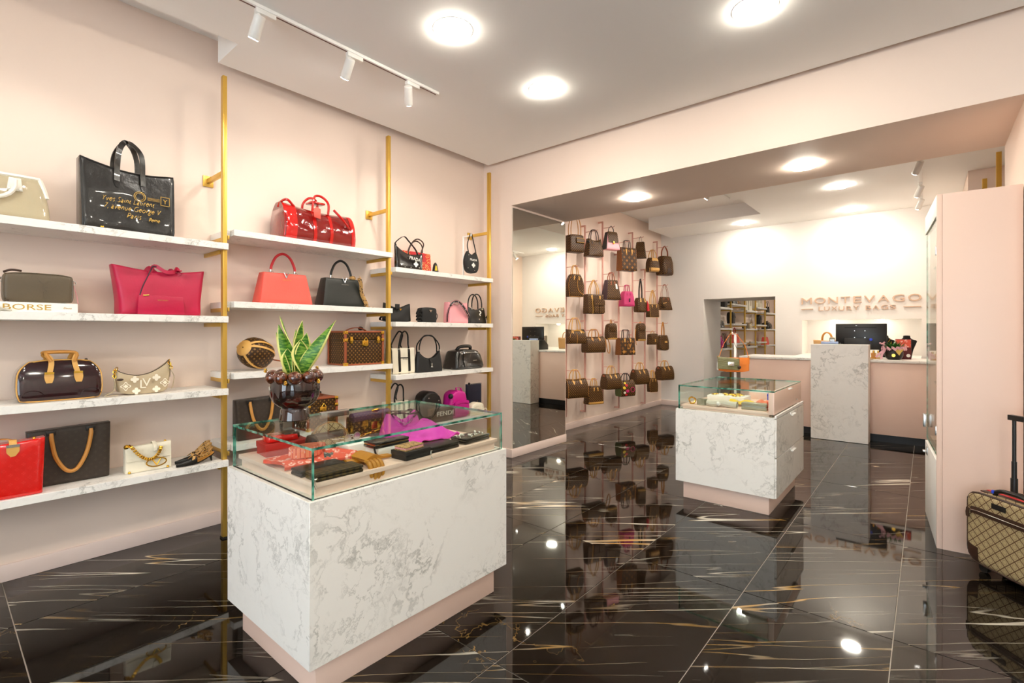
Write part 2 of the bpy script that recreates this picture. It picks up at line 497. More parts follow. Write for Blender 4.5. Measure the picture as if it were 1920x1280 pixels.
# third room beyond the doorway
struct('wall_third_left', MB().box(XL - .2, XL, YW2, Y3, 0, 2.9), 'wall_paint', 'pink shelf wall of the room beyond the doorway', 'wall')
struct('wall_third_right', MB().box(-1.2, -1.0, YW2, Y3, 0, 2.9), 'wall_white', 'white side wall of the room beyond the doorway', 'wall')
struct('wall_third_end', MB().box(XL - .2, -1.0, Y3, Y3 + .2, 0, 2.9), 'wall_paint', 'pink end wall of the room beyond the doorway', 'wall')
struct('ceiling_third', MB().box(XL - .2, -1.0, YW2, Y3 + .2, 2.9, 3.0), 'ceiling_paint', 'white ceiling of the room beyond the doorway', 'ceiling')

# wall lettering
sg = thing('wall_sign', 'raised beige shop name lettering on the white rear wall', 'sign', (-.836, YW, 1.8))
for ch, i in zip('MONTEVAGO', range(9)):
    pass
def sign_line(s, x0, x1, z, h):
    cu = text_mesh(s, h / .69, .02, 'letters', None, (0, 0, 0), (0, 0, 0))
    xs = [v.co.x for v in cu.data.vertices]
    bpy.data.objects.remove(cu)
    # letters one by one, wide and evenly spaced
    n = len(s.replace(' ', '')); tot = x1 - x0
    wd = {'I': .35, ' ': .45, 'M': 1.15, 'O': 1.2, 'G': 1.12, 'N': 1.02, 'V': 1.05, 'A': 1.08, 'E': .82, 'L': .8, 'S': .92, 'T': .95, 'B': .92, 'R': .95, 'U': .98, 'X': 1.02, 'Y': 1.0}
    units = sum(wd.get(ch, 1) for ch in s) + .28 * (len(s) - 1)
    k = tot / units; x = x0
    for ch in s:
        lw = wd.get(ch, 1) * k
        if ch != ' ':
            text_mesh(ch, h / .69, .024, 'letters', sg, (x + lw / 2 + .836, -.012, z - 1.8), (PI / 2, 0, 0), name='letter', width=lw)
        x += lw + .28 * k
sign_line('MONTEVAGO', -1.613, -.06, 1.915, .105)
sign_line('LUXURY BAGS', -1.37, -.36, 1.80, .066)
for x0, x1 in ((-1.613, -1.445), (-.27, -.065)):
    MB().box(x0 + .836, x1 + .836, -.024, 0, 1.826 - 1.8, 1.838 - 1.8).build('dash', 'letters', sg)

# ------------------------------------------------------------------ ceiling lights
def downlight(x, y, z, label, r=.118, group='round recessed ceiling lights', lens='lamp_lens'):
    t = thing('ceiling_light', label, 'ceiling light', (x, y, z), 0, group)
    pr = [(r - .004, -.001), (r, -.0025), (r + .012, -.002), (r + .016, 0)]
    n = 32; vs = []; fs = []
    for q, zz in pr:
        vs += [(q * math.cos(2 * PI * k / n), q * math.sin(2 * PI * k / n), zz) for k in range(n)]
    for i in range(len(pr) - 1):
        fs += [(i * n + k, i * n + (k + 1) % n, (i + 1) * n + (k + 1) % n, (i + 1) * n + k) for k in range(n)]
    MB().add(vs, fs).build('trim_ring', 'white_paint', t)
    MB().lathe([(.001, -.030), (r * .45, -.028), (r * .75, -.0215), (r * .92, -.013), (r - .004, -.002), (r - .004, -.001)], 32).build('diffuser', lens, t)
    return t
for x, y, z, s in [(-2.36, 2.20, Z_C, 'round ceiling light above the glass counter with the vase'),
                   (-.80, 3.24, Z_C, 'round ceiling light at the top right of the front room'),
                   (-2.37, 3.22, Z_C, 'round ceiling light nearest the mirror pier in the front room'),
                   (-2.42, 4.94, 2.91, 'round light in the header soffit nearer the mirror'),
                   (-.825, 4.94, 2.91, 'round light in the header soffit nearer the tall cabinet'),
                   (-.845, 7.47, Z_R, 'round rear room light over the small marble display case'),
                   (-.876, 9.0, Z_R, 'round rear room light directly above the shop name'),
                   (-2.39, 8.96, Z_R, 'round rear room light above the doorway')]:
    downlight(x, y, z, s)
for x, y, q in [(-.80, 1.4, 'over the open floor right of the glass counter'), (2.3, 1.5, 'nearest the right side wall'), (2.3, -.5, 'at the right of the shop window'), (.9, -1.8, 'closest to the shop window'), (.9, .4, 'over the place the picture was taken from'), (-.8, -.6, 'just behind the picture viewpoint'), (-2.36, -.9, 'between the left shelves and the shop window')]:
    downlight(x, y, Z_C, 'added unseen round ceiling light ' + q, group='added ceiling lights out of view')  # unseen lamps added to brighten the front room, counter faces and ceiling
for y, q in ((12.4, 'nearest'), (15.2, 'middle'), (17.6, 'farthest')):
    downlight(-2.6, y, 2.9, q + ' round ceiling light in the room beyond the doorway', group='ceiling lights beyond the doorway')
for i, x in enumerate((-1.17, -.55)):
    downlight(x, YW + .26, NZ1, ['small round light in the niche above the tan bag', 'small round light in the niche above the screen'][i], r=.045, group='small round niche lights', lens='niche_lens')

def spotlight(track, p, aim, power=SPOT, lit=True, label=None, ang=82):
    """head on a track: adapter, arm, can, lens and the lamp itself"""
    p = Vector(p); a = (Vector(aim) - p).normalized()
    t = thing('track_spotlight', label, 'spotlight', p, 0, 'white track spotlights')
    MB().box(-.018, .018, -.06, .06, -.03, .0).build('adapter', 'white_plastic', t, bevel=.004)
    MB().tube([(0, -.04, -.02), (0, -.04, -.075)], .009, 10).build('arm', 'white_plastic', t)
    c0 = Vector((0, -.04, -.075))
    MB().tube([c0 - a * .035, c0 - a * .03, c0 + a * .10, c0 + a * .105], [.026, .031, .033, .031], 20).build('can', 'white_plastic', t)
    MB().tube([c0 + a * .1045, c0 + a * .107], .027, 20).build('lens', 'spot_lens', t)
    ld = bpy.data.lights.new('spot_lamp', 'SPOT'); ld.energy = power; ld.color = (1, .93, .83)
    ld.spot_size = math.radians(ang); ld.spot_blend = .75; ld.shadow_soft_size = .03
    lo = bpy.data.objects.new('spot_lamp', ld); COL.objects.link(lo); lo.parent = t
    lo.location = c0 + a * .13
    lo.rotation_euler = a.to_track_quat('-Z', 'Y').to_euler()
tr = thing('light_track', 'long white lighting track on the ceiling along the shelf wall', 'light track', (-3.08, 0, Z_C), 0)
MB().box(-.02, .02, -2.6, 2.70, -.022, 0).build('rail', 'white_paint', tr, bevel=.003)
MB().box(-.005, .005, -2.58, 2.68, -.0235, -.021).build('slot', 'track_slot', tr)
for y, ay, az, s in [(1.32, 1.15, 1.7, 'track spotlight at the left, first in view on the long track'), (1.93, 2.0, 2.2, 'glaring middle track spotlight on the long track'),
                     (2.44, 3.3, 2.0, 'track spotlight nearest the end of the long track'), (.35, .45, 2.0, 'track spotlight on the long track just outside the picture'), (-.9, -.8, 1.5, 'track spotlight on the long track towards the shop window')]:
    spotlight(None, (-3.08, y, Z_C - .022), (-4.1, ay, az), label=s)
tr = thing('light_track', 'short white lighting track on the rear ceiling above the tall cabinet', 'light track', (-.06, 0, Z_R), 0)
MB().box(-.02, .02, 6.3, 9.0, -.022, 0).build('rail', 'white_paint', tr, bevel=.003)
for y, s in [(6.75, 'rear track spotlight nearest the header beam'), (7.9, 'middle rear track spotlight above the tall cabinet'), (8.7, 'rear track spotlight nearest the rear wall')]:
    spotlight(None, (-.06, y, Z_R - .022), (-.9, y + 1.2, 1.4), power=4, label=s, ang=110)
tr = thing('light_track', 'white lighting track inside the rear ceiling recess', 'light track', (-2.35, 0, 3.53), 0)
MB().box(-.02, .02, 5.6, 8.0, -.022, 0).build('rail', 'white_paint', tr, bevel=.003)
for y, s in [(6.2, 'recess spotlight hidden above the first hanging bags'), (7.2, 'recess spotlight peeking below the header beam')]:
    spotlight(None, (-2.35, y, 3.53 - .022), (-4.05, y + .3, 1.5), power=40, label=s, ang=100)

# ------------------------------------------------------------------ gold shelving
def upright(y, x=-3.786, ztop=3.25, label=''):
    t = thing('shelf_upright', label, 'upright', (x, y, 0), 0, 'gold shelf uprights')
    MB().box(-.02, .02, -.014, .014, .012, ztop).build('post', 'gold_metal', t, bevel=.002)
    MB().box(-.024, .024, -.018, .018, 0, .012).build('foot_pad', 'black_plinth', t)
    zs = 2.57
    MB().box(-.314 + .012, -.02, -.012, .012, zs - .016, zs + .016).build('wall_arm', 'gold_metal', t, bevel=.002)
    MB().box(-.314, -.302, -.035, .035, zs - .04, zs + .04).build('wall_plate', 'gold_metal', t, bevel=.002)
    return t
UY = [-.031, 1.339, 2.722, 4.084]
for y, s in zip(UY, ['gold shelf upright just left of the picture', 'tall gold shelf upright left of the glass counter', 'gold shelf upright behind the glass counter', 'gold shelf upright nearest the mirror pier']):
    upright(y, label=s)
XS0, XS1 = -4.098, -3.735
LEV = {'A': (2.07, 1.56, 1.055, .555), 'B': (2.175, 1.667, 1.16, .65), 'C': (2.05, 1.545, 1.05, .54)}
ORD = ('top', 'second', 'third', 'lowest')
def shelf(y0, y1, z, label, group='white marble wall shelves'):
    t = thing('wall_shelf', label, 'shelf', (0, 0, z), 0, group)
    th = .044
    # notched front left corner, ends just in front of the next upright
    pts = [(XS0, y0 + .016), (XS0, y1 - .016), (-3.764, y1 - .016), (-3.764, y1 + .012), (XS1, y1 + .012), (XS1, y0 + .046), (-3.80, y0 + .046), (-3.80, y0 + .016)]
    MB().prism(pts, 'z', -th, 0).build('board', 'marble_top', t, bevel=.0015, seg=1)
    for yb in (y0 + .023, y1 - .022):
        MB().box(XS0 + .004, -3.766 if yb < y1 - .1 else -3.80, yb - .006, yb + .006, -th - .028, -th + .0).build('bracket', 'gold_metal', t, bevel=.001)
    return t
BAY = {'A': 'left bay', 'B': 'middle bay', 'C': 'right bay by the mirror'}
for i, b in enumerate('ABC'):
    for k, z in enumerate(LEV[b]):
        shelf(UY[i], UY[i + 1], z, f'{ORD[k]} marble shelf of the {BAY[b]} on gold brackets')

# third-room shelving
U3 = [11.70, 13.05, 14.3, 15.4, 16.5, 17.75]
for k, y in enumerate(U3):
    upright(y, ztop=2.85, label='gold shelf upright seen through the doorway, number %s from the near end' % ['one', 'two', 'three', 'four', 'five', 'six'][k])
for i in range(5):
    for k, z in enumerate(LEV['CB'[i % 2]][:4]):
        shelf(U3[i], U3[i + 1], z, 'marble shelf in the room beyond the doorway, %s level of bay %s' % (ORD[k], ['one', 'two', 'three', 'four', 'five'][i]), 'shelves beyond the doorway')

# hanging-bag rails on the rear left wall
RY = [5.95, 6.474, 7.009, 7.548, 8.063, 8.56, 9.103]
RT = [2.85, 3.085, 3.234, 2.78, 3.226, 2.62, 3.211]
RB = [.22, .227, .35, .16, .35, .12, .35]
XB = -4.0
RODS = {}
def rail(i, rods):
    t = thing('wall_rail', 'pink vertical hanging rail, %s from the mirror' % ['first', 'second', 'third', 'fourth', 'fifth', 'sixth', 'last'][i], 'hanging rail', (XB, RY[i], 0), 0, 'pink hanging rails')
    MB().box(-.012, .012, -.012, .012, RB[i], RT[i]).build('post', 'rail_pink', t, bevel=.002)
    for z in (RT[i] - .012, 1.62 if i % 2 else 1.40, RB[i] + .012):
        MB().box(-.08, -.012, -.012, .012, z - .012, z + .012).build('wall_bracket', 'rail_pink', t, bevel=.002)
    for z in rods:
        MB().tube([(.012, 0, z), (.20, 0, z), (.212, 0, z + .014)], .006, 8).build('hook', 'rail_pink', t)

# ------------------------------------------------------------------ glass display counters
def pane(parent, x0, x1, y0, y1, z0, z1, name='pane'):
    """thin box of glass whose narrow faces show the green edge"""
    d = (x1 - x0, y1 - y0, z1 - z0); ax = d.index(min(d))
    mb = MB().box(x0, x1, y0, y1, z0, z1)
    # face order: z0,z1,y0,y1,x0,x1
    big = {0: (4, 5), 1: (2, 3), 2: (0, 1)}[ax]
    mb.mi = [0 if i in big else 1 for i in range(6)]
    return mb.build(name, ['glass', 'glass_edge'], parent, smooth=False)

def counter(label, x0, x1, y0, y1, zb, zt, zg, tray, front):
    t = thing('display_counter', label, 'display counter', ((x0 + x1) / 2, (y0 + y1) / 2, 0))
    hx, hy = (x1 - x0) / 2, (y1 - y0) / 2
    MB().box(-hx + .05, hx - .05, -hy + .05, hy - .05, 0, zb).build('plinth', 'pink_laminate', t, bevel=.002)
    MB().box(-hx, hx, -hy, hy, zb, zt).build('marble_body', 'marble', t, bevel=.0015, seg=1)
    i = .018; g = .0105
    MB().box(-hx + i + .03, hx - i - .03, -hy + i + .03, hy - i - .03, zt, tray - .02).build('tray_base', 'pink_laminate', t)
    MB().box(-hx + i + .018, hx - i - .018, -hy + i + .018, hy - i - .018, tray - .02, tray).build('tray', 'pink_laminate', t, bevel=.002)
    a, b, c_, d = -hx + i, hx - i, -hy + i, hy - i
    pane(t, a, b, c_, c_ + g, zt, zg - g)
    if front:       # glass on all sides, metal lock strip on the rear rim
        pane(t, b - g, b, c_ + g, d - g, zt, zg - g)
        pane(t, a, a + g, c_ + g, d - g, zt, zg - g)
        pane(t, a, b, d - g, d, zt, zg - g)
        pane(t, a, b, c_, d, zg - g, zg, 'glass_top')
        MB().box(a - .004, a + .022, -.11, .06, zg - .03, zg + .004).build('lock_strip', 'steel', t, bevel=.002)
    else:           # closed pink drawer side on the right
        pane(t, a, a + g, c_ + g, d - g, zt, zg - g)
        pane(t, a, b - .03, d - g, d, zt, zg - g)
        MB().box(b - .03, b + .012, c_ + .001, d, zt + .02, zg - g - .001).build('case_side', 'pink_laminate', t, bevel=.002)
        pane(t, a, b + .012, c_, d, zg - g, zg, 'glass_top')
        for k, (z0, z1, m) in enumerate(((zt - .005, zt + .018, 'white_paint'), (.47, zt - .012, 'marble'), (zb + .004, .462, 'marble'))):
            o = MB().box(hx, hx + .014, -hy + .004, hy - .004, z0, z1).build('drawer_front' if k else 'drawer_rail', m, t, bevel=.0015, seg=1)
            if k:
                MB().box(hx + .014, hx + .036, -.04, .10, z1 - .03, z1 - .022).box(hx + .014, hx + .018, -.04, .10, z1 - .03, z1).build('drawer_pull', 'white_paint', o)
        MB().disc((hx + .001, .3, zt + .06), (1, 0, 0), .006, .012).build('lock', 'steel', t)
        MB().box(b + .01, b + .028, -.02, .08, zg - .03, zg - .022).build('pull', 'white_paint', t)
    return t
C1 = dict(x0=-2.60, x1=-1.80, y0=.935, y1=2.085, zb=.15, zt=.797, zg=1.0, tray=.855)
counter('marble display counter with a glass top carrying the plant vase', front=True, **C1)
C2 = dict(x0=-1.69, x1=-.905, y0=4.235, y1=5.335, zb=.15, zt=.78, zg=.986, tray=.815)
counter('smaller marble display counter with drawers in the rear room', front=False, **C2)

# ------------------------------------------------------------------ cash desk
ds = thing('cash_desk', 'long pink cash desk with marble worktop below the shop name', 'cash desk', (0, 8.06, 0))
MB().box(-2.20, .35, .02, .60, .10, 1.048).build('front_panel', 'pink_laminate', ds, bevel=.002)
MB().box(-2.17, .35, .06, .56, 0, .10).build('kick_plinth', 'black_plinth', ds)
MB().box(-2.215, .355, -.005, .80, 1.048, 1.082).build('worktop', 'marble_top', ds, bevel=.003)
MB().box(-1.217, -.576, -.27, .012, .004, 1.283).build('marble_front', 'marble', ds, bevel=.0015, seg=1)
MB().box(NX0, NX1, .80, 1.415, 1.048, 1.08).build('niche_ledge', 'marble_top', ds)

# ------------------------------------------------------------------ tall glazed cabinet at the right
cb = thing('tall_cabinet', 'tall pink cabinet with a glass door at the right', 'cabinet', (.05, 4.36, 0), .072)
cd, cl, ch = .41, .84, 2.372
MB().box(.03, cd, 0, .02, 0, ch).build('side_panel', 'pink_laminate', cb, bevel=.001)
MB().box(0, .029, .0, .02, 0, ch).build('edge_strip', 'pink_laminate', cb, bevel=.002)
MB().box(.03, cd, cl - .02, cl, 0, ch).build('side_panel', 'pink_laminate', cb, bevel=.001)
MB().box(cd - .02, cd, .02, cl - .02, 0, ch).build('back_panel', 'white_paint', cb)
MB().box(.03, cd - .02, .02, cl - .02, ch - .02, ch).build('top_panel', 'pink_laminate', cb)
MB().box(.03, cd - .02, .02, cl - .02, 0, .62).build('base_unit', 'pink_laminate', cb)
MB().box(0, .03, .02, cl, 0, .58).build('lower_front', 'white_paint', cb, bevel=.002)
MB().box(0, .03, .02, cl, ch - .14, ch).build('fascia', 'white_paint', cb, bevel=.002)
for z in (1.05, 1.5, 1.95):
    pane(cb, .05, cd - .02, .02, cl - .02, z, z + .008, 'glass_shelf')
for k in range(1):
    y0 = .024
    dr = pane(cb, .008, .016, y0, cl - .004, .60, ch - .15, 'glass_door')
    for z in (.75, ch - .4):
        MB().box(-.004, .028, y0 + .01, y0 + .05, z, z + .06).build('hinge', 'steel', dr, bevel=.002)
    MB().box(-.02, .006, y0 + .70, y0 + .76, .70, .80).build('door_handle', 'steel', dr, bevel=.003)
MB().box(-.008, 0, .60, .66, .50, .56).box(-.03, -.008, .61, .65, .52, .535).build('lock', 'steel', cb, bevel=.002)
# gold uprights of the shelving behind the cabinet
for x, y, z, s in ((.55, 6.9, 3.25, 'taller gold upright rising behind the pink cabinet'), (.483, 7.45, 3.127, 'shorter gold upright rising behind the pink cabinet')):
    t = thing('shelf_upright', s, 'upright', (x, y, 0), 0, 'gold uprights behind the cabinet')
    MB().box(-.02, .02, -.014, .014, 0, z).build('post', 'gold_metal', t, bevel=.002)
    MB().box(.02, .90 - x, -.012, .012, 2.55, 2.58).build('wall_arm', 'gold_metal', t)
# ------------------------------------------------------------------ bag materials
def boxuv(g):
    tc = g.n('ShaderNodeTexCoord')
    so = g.n('ShaderNodeSeparateXYZ'); g.l(tc.outputs['Object'], so.inputs[0])
    sn = g.n('ShaderNodeSeparateXYZ'); g.l(tc.outputs['Normal'], sn.inputs[0])
    ax = g.math('ABSOLUTE', sn.outputs[0]); ay = g.math('ABSOLUTE', sn.outputs[1]); az = g.math('ABSOLUTE', sn.outputs[2])
    sx = g.math('GREATER_THAN', ax, g.math('ADD', ay, 0.05)); sz = g.math('GREATER_THAN', az, 0.8)
    def mixf(f, a, b): return g.math('ADD', g.math('MULTIPLY', f, b), g.math('MULTIPLY', g.math('SUBTRACT', 1.0, f), a))
    return mixf(sx, so.outputs[0], so.outputs[1]), mixf(sz, so.outputs[2], so.outputs[1])
def canvas(name, base, motif, cell=.042, rough=.45, kind='mono', coat=0.0, amount=1.0):
    g = N(name); u, v = boxuv(g)
    U = g.math('DIVIDE', u, cell); V = g.math('DIVIDE', v, cell)
    def cellmotif(ou, ov):
        a = g.math('ABSOLUTE', g.math('SUBTRACT', g.math('FRACT', g.math('ADD', U, ou)), .5))
        b = g.math('ABSOLUTE', g.math('SUBTRACT', g.math('FRACT', g.math('ADD', V, ov)), .5))
        return a, b
    if kind == 'mono':
        a, b = cellmotif(0.0, 0.0)       # four petal flower
        plus = g.math('MULTIPLY', g.math('LESS_THAN', g.math('MINIMUM', a, b), .06), g.math('LESS_THAN', g.math('MAXIMUM', a, b), .19))
        dot = g.math('LESS_THAN', g.math('MAXIMUM', a, b), .035)
        f1 = g.math('SUBTRACT', plus, dot)
        a, b = cellmotif(.5, .5)         # diamond ring
        s = g.math('ADD', a, b)
        ring = g.math('MULTIPLY', g.math('GREATER_THAN', s, .13), g.math('LESS_THAN', s, .2))
        f2 = g.math('MAXIMUM', ring, g.math('LESS_THAN', s, .05))
        f = g.math('MULTIPLY', g.math('MAXIMUM', f1, f2), amount)
    elif kind == 'lattice':              # diamond lattice with small ovals
        p = g.math('ADD', U, V); q = g.math('SUBTRACT', U, V)
        a = g.math('ABSOLUTE', g.math('SUBTRACT', g.math('FRACT', p), .5)); b = g.math('ABSOLUTE', g.math('SUBTRACT', g.math('FRACT', q), .5))
        line = g.math('GREATER_THAN', g.math('MAXIMUM', a, b), .43)
        r = g.math('SQRT', g.math('ADD', g.math('MULTIPLY', a, a), g.math('MULTIPLY', b, b)))
        ring = g.math('MULTIPLY', g.math('GREATER_THAN', r, .26), g.math('LESS_THAN', r, .34))
        f = g.math('MAXIMUM', line, g.math('MULTIPLY', ring, .45))
    elif kind == 'stripe':
        a = g.math('ABSOLUTE', g.math('SUBTRACT', g.math('FRACT', U), .5)); b = g.math('ABSOLUTE', g.math('SUBTRACT', g.math('FRACT', V), .5))
        f = g.math('MULTIPLY', g.math('MAXIMUM', g.math('GREATER_THAN', a, .3), g.math('GREATER_THAN', b, .3)), amount)
    else:                                # leopard / print spots
        vo = g.n('ShaderNodeTexVoronoi', feature='F1'); vo.inputs['Scale'].default_value = 1 / cell
        g.l(g.obj(), vo.inputs['Vector'])
        d = vo.outputs['Distance']
        f = g.math('MULTIPLY', g.math('GREATER_THAN', d, .16), g.math('LESS_THAN', d, .42))
        f = g.math('MULTIPLY', f, g.math('GREATER_THAN', g.noise(g.obj(), 2.2 / cell, 1), .46))
    bc = g.mix(g.noise(g.obj(), 9, 3), tuple(x * .86 for x in lin(base)[:3]), lin(base)[:3])
    g.l(g.mix(f, bc, motif), g.b.inputs['Base Color'])
    g.set(Roughness=rough); g.b.inputs['Specular IOR Level'].default_value = .28; g.b.inputs['Coat Weight'].default_value = coat; g.b.inputs['Coat Roughness'].default_value = .06
    g.bump(g.noise(g.obj(), 120, 2), .08, .001)
    M[name] = g.mat
canvas('monogram', '#3D2611', '#9E7130')
canvas('monogram_fine', '#3D2611', '#A07436', cell=.036)
canvas('monogram_reverse', '#8A5327', '#4A2A12', cell=.036)
canvas('monogram_giant', '#46301E', '#A86E2C', cell=.11)
canvas('lattice_beige', '#B5A178', '#5F4630', cell=.055, kind='lattice')
canvas('lattice_cap', '#C0AB80', '#6A4E2E', cell=.045, kind='lattice')
canvas('ff_canvas', '#5C4A2C', '#2E2418', cell=.03, kind='stripe', amount=.85)
canvas('leopard', '#C79A5E', '#1E130C', cell=.022, kind='spots')
canvas('leopard_fine', '#C9A06A', '#20140D', cell=.012, kind='spots')
canvas('red_print', '#D93A2E', '#F2C77E', cell=.014, kind='spots', rough=.5)
canvas('coral_print', '#E5604B', '#F7C9BE', cell=.03, kind='spots', rough=.6)
canvas('burgundy_patent', '#24060A', '#3C0E15', cell=.045, rough=.12, coat=1.0)
canvas('red_vernis', '#E01A14', '#E8302A', cell=.05, rough=.14, coat=.9, amount=.5)
canvas('olive_emboss', '#403730', '#4B4138', cell=.045, rough=.32, amount=.7)
canvas('magenta_print', '#B02C62', '#3E2A1D', cell=.05, kind='spots')
def clear_mat(name, col, alpha, rough=.08):
    g = N(name)
    g.set(Roughness=rough); g.b.inputs['Base Color'].default_value = lin(col); g.b.inputs['Alpha'].default_value = alpha
    g.b.inputs['Coat Weight'].default_value = 1.0; g.b.inputs['Coat Roughness'].default_value = .03
    g.bump(g.noise(g.obj(), 22, 3), .35, .01)
    M[name] = g.mat
clear_mat('clear_cream', '#CFC2A0', .62)
clear_mat('clear_red', '#CE1712', .94)
clear_mat('clear_dark_red', '#84120F', .95)
for nm, c, r, k in [('leather_black', '#12100F', .38, 0), ('patent_black', '#0C0B0B', .12, .9), ('glazed_black', '#15120F', .3, .35), ('leather_olive', '#5B4E3B', .45, 0),
                    ('leather_magenta', '#B90A3E', .42, 0), ('leather_beige', '#B8A586', .45, 0), ('leather_cream', '#EFE6CF', .42, 0), ('leather_coral', '#EE5A4C', .5, 0),
                    ('leather_red', '#C3222A', .45, 0), ('leather_green_black', '#20231F', .38, 0), ('leather_tan', '#C88A3C', .45, 0), ('leather_tan_light', '#D7A354', .45, 0),
                    ('leather_rust', '#9A4E2C', .5, 0), ('leather_brown', '#3A2418', .45, 0), ('leather_pink', '#F0A2A8', .45, 0), ('leather_plum', '#3A1E2C', .4, 0),
                    ('leather_fuchsia', '#C22A6A', .42, 0), ('leather_hotpink', '#C8188A', .42, 0), ('leather_navy', '#131C36', .42, 0), ('leather_violet', '#4A2A4C', .45, 0),
                    ('leather_ochre', '#B97A1E', .45, 0), ('suede_orange', '#E8812E', .7, 0), ('leather_olive_pale', '#7E7A50', .4, 0), ('canvas_cream', '#E9E0CB', .75, 0), ('nylon_black', '#141414', .6, 0),
                    ('leather_green', '#4C5A26', .45, 0), ('leather_white', '#F0EBDF', .4, 0), ('leather_grey', '#9C9680', .42, 0)]:
    leather(nm, c, r, k, bump=.9 if 'glazed' in nm else .22, bscale=34 if 'glazed' in nm else 90)
plain('gold', '#E8B84A', .22, metal=1)
plain('chrome', '#D8D8D4', .15, metal=1)
plain('gold_print', '#C9A24A', .4, metal=.4)
plain('white_print', '#F2EEE6', .5)
plain('cream_print', '#F3E9D4', .5)
plain('pearl', '#F0E9DC', .25)
plain('card_white', '#F3F0EA', .6)
plain('card_red', '#A81E18', .5)
plain('card_black', '#1A1614', .55)
plain('card_wine', '#5A1512', .5)
plain('velvet_black', '#070606', .9)
plain('screen_black', '#161514', .35)
plain('dark_plastic', '#1E1C1A', .4)
plain('blue_led', '#2D4FD8', .4)
plain('pale_blue', '#A9BCE6', .4)
plain('cloth_magenta', '#D640B4', .8, bump=.2, bscale=30)
plain('cloth_yellow', '#E6C63A', .8)
plain('cloth_coral', '#E98A68', .8)
plain('cloth_grey', '#CFC8B8', .85)
plain('ribbon_pink', '#E3AEB8', .6)
plain('plant_green', '#2F6B1E', .5, var=.4)
plain('moss', '#7A7A2A', .9, bump=.6, bscale=120)
plain('amber_liquid', '#C98A2A', .1)
plain('bottle_glass', '#E7DCC4', .08, spec=.6)
plain('wood_tan', '#C79A62', .6)
plain('cyan_cord', '#7FA7B8', .7)
def vase_mat():
    g = N('brown_glaze')
    f = g.noise(g.obj(), 14, 4)
    g.l(g.mix(g.ramp(f, .4, .7), '#160706', '#34130A'), g.b.inputs['Base Color'])
    g.set(Roughness=.05); g.b.inputs['Coat Weight'].default_value = 1.0
    M['brown_glaze'] = g.mat
    g = N('brown_glaze_ball')
    f = g.noise(g.obj(), 30, 4)
    g.l(g.mix(g.ramp(f, .4, .7), '#3A1608', '#7A3A12'), g.b.inputs['Base Color'])
    g.set(Roughness=.08); g.b.inputs['Coat Weight'].default_value = 1.0
    M['brown_glaze_ball'] = g.mat
    g = N('snake_leaf')
    at = g.n('ShaderNodeAttribute', attribute_name='edge')
    w = g.n('ShaderNodeTexNoise'); w.inputs['Scale'].default_value = 1.0; w.inputs['Detail'].default_value = 3
    g.l(g.mapping(g.obj(), sc=(30, 30, 110)), w.inputs['Vector'])
    c = g.mix(g.ramp(w.outputs['Fac'], .42, .62), '#2E6B1A', '#7FA83C')
    g.l(g.mix(g.ramp(at.outputs['Fac'], .74, .82), c, '#DCD67E'), g.b.inputs['Base Color'])
    g.set(Roughness=.4)
    M['snake_leaf'] = g.mat
vase_mat()

# ------------------------------------------------------------------ bag geometry
def sq(x): return math.sqrt(max(0, x))
def surf(w, h, d, xw=None, xo=None, zt=None, zb=None, T=None, e0=.7, ru=.2, eb=.85, rb=.12, et=.85, rt=.12, puff=.0, wr=0., seed=0, yo=None):
    def th(u, v):
        e = min(u, 1 - u) * 2 / ru; E = e0 + (1 - e0) * sq(1 - (1 - min(e, 1)) ** 2)
        b = v / rb; B = eb + (1 - eb) * sq(1 - (1 - min(b, 1)) ** 2)
        t = (1 - v) / rt; Q = et + (1 - et) * sq(1 - (1 - min(t, 1)) ** 2)
        return d / 2 * (T(v) if T else 1) * E * B * Q * (1 + puff * math.sin(PI * u) * math.sin(PI * v))
    def P(u, v, s=-1, off=0.0):
        x = (u - .5) * w * (xw(v) if xw else 1) + (xo(v) if xo else 0)
        z0 = zb(u) if zb else 0; z1 = h + (zt(u) if zt else 0)
        z = z0 + (z1 - z0) * v
        y = s * (th(u, v) + off) + (yo(v) if yo else 0)
        if wr: y += s * wr * noise.noise(Vector((x * 9 + seed, z * 9, seed * 3.1 + s))) * min(1, 6 * min(u, 1 - u, v, 1 - v) + .15)
        return Vector((x, y, z))
    return P
def skin(mb, P, nu=16, nv=12, mi=0, zmin=None):
    us = [.5 - .5 * math.cos(PI * i / nu) for i in range(nu + 1)]; vs = [.5 - .5 * math.cos(PI * j / nv) for j in range(nv + 1)]
    F = [P(u, v, -1) for v in vs for u in us]; B = [P(u, v, 1) for v in vs for u in us]
    w = nu + 1; K = len(F)
    fs = [(j * w + i, j * w + i + 1, (j + 1) * w + i + 1, (j + 1) * w + i) for j in range(nv) for i in range(nu)]
    fs += [tuple(K + q for q in reversed(f)) for f in fs]
    ring = list(range(w)) + [j * w + nu for j in range(1, nv + 1)] + [nv * w + i for i in range(nu - 1, -1, -1)] + [j * w for j in range(nv - 1, 0, -1)]
    L = len(ring)
    fs += [(ring[k], ring[(k + 1) % L], K + ring[(k + 1) % L], K + ring[k]) for k in range(L)]
    return mb.add(F + B, fs, mi)
def patch(P, u0, u1, v0, v1, off=.003, nu=6, nv=6, shape=None, s=-1, thick=.003):
    """raised piece of leather lying on the front surface; shape(v)-> half-width factor"""
    def Q(a, b):
        k = shape(b) if shape else 1
        u = (u0 + u1) / 2 + (a - .5) * (u1 - u0) * k
        return P(u, v0 + (v1 - v0) * b, s, off)
    return MB().sheet(Q, nu, nv, thick)
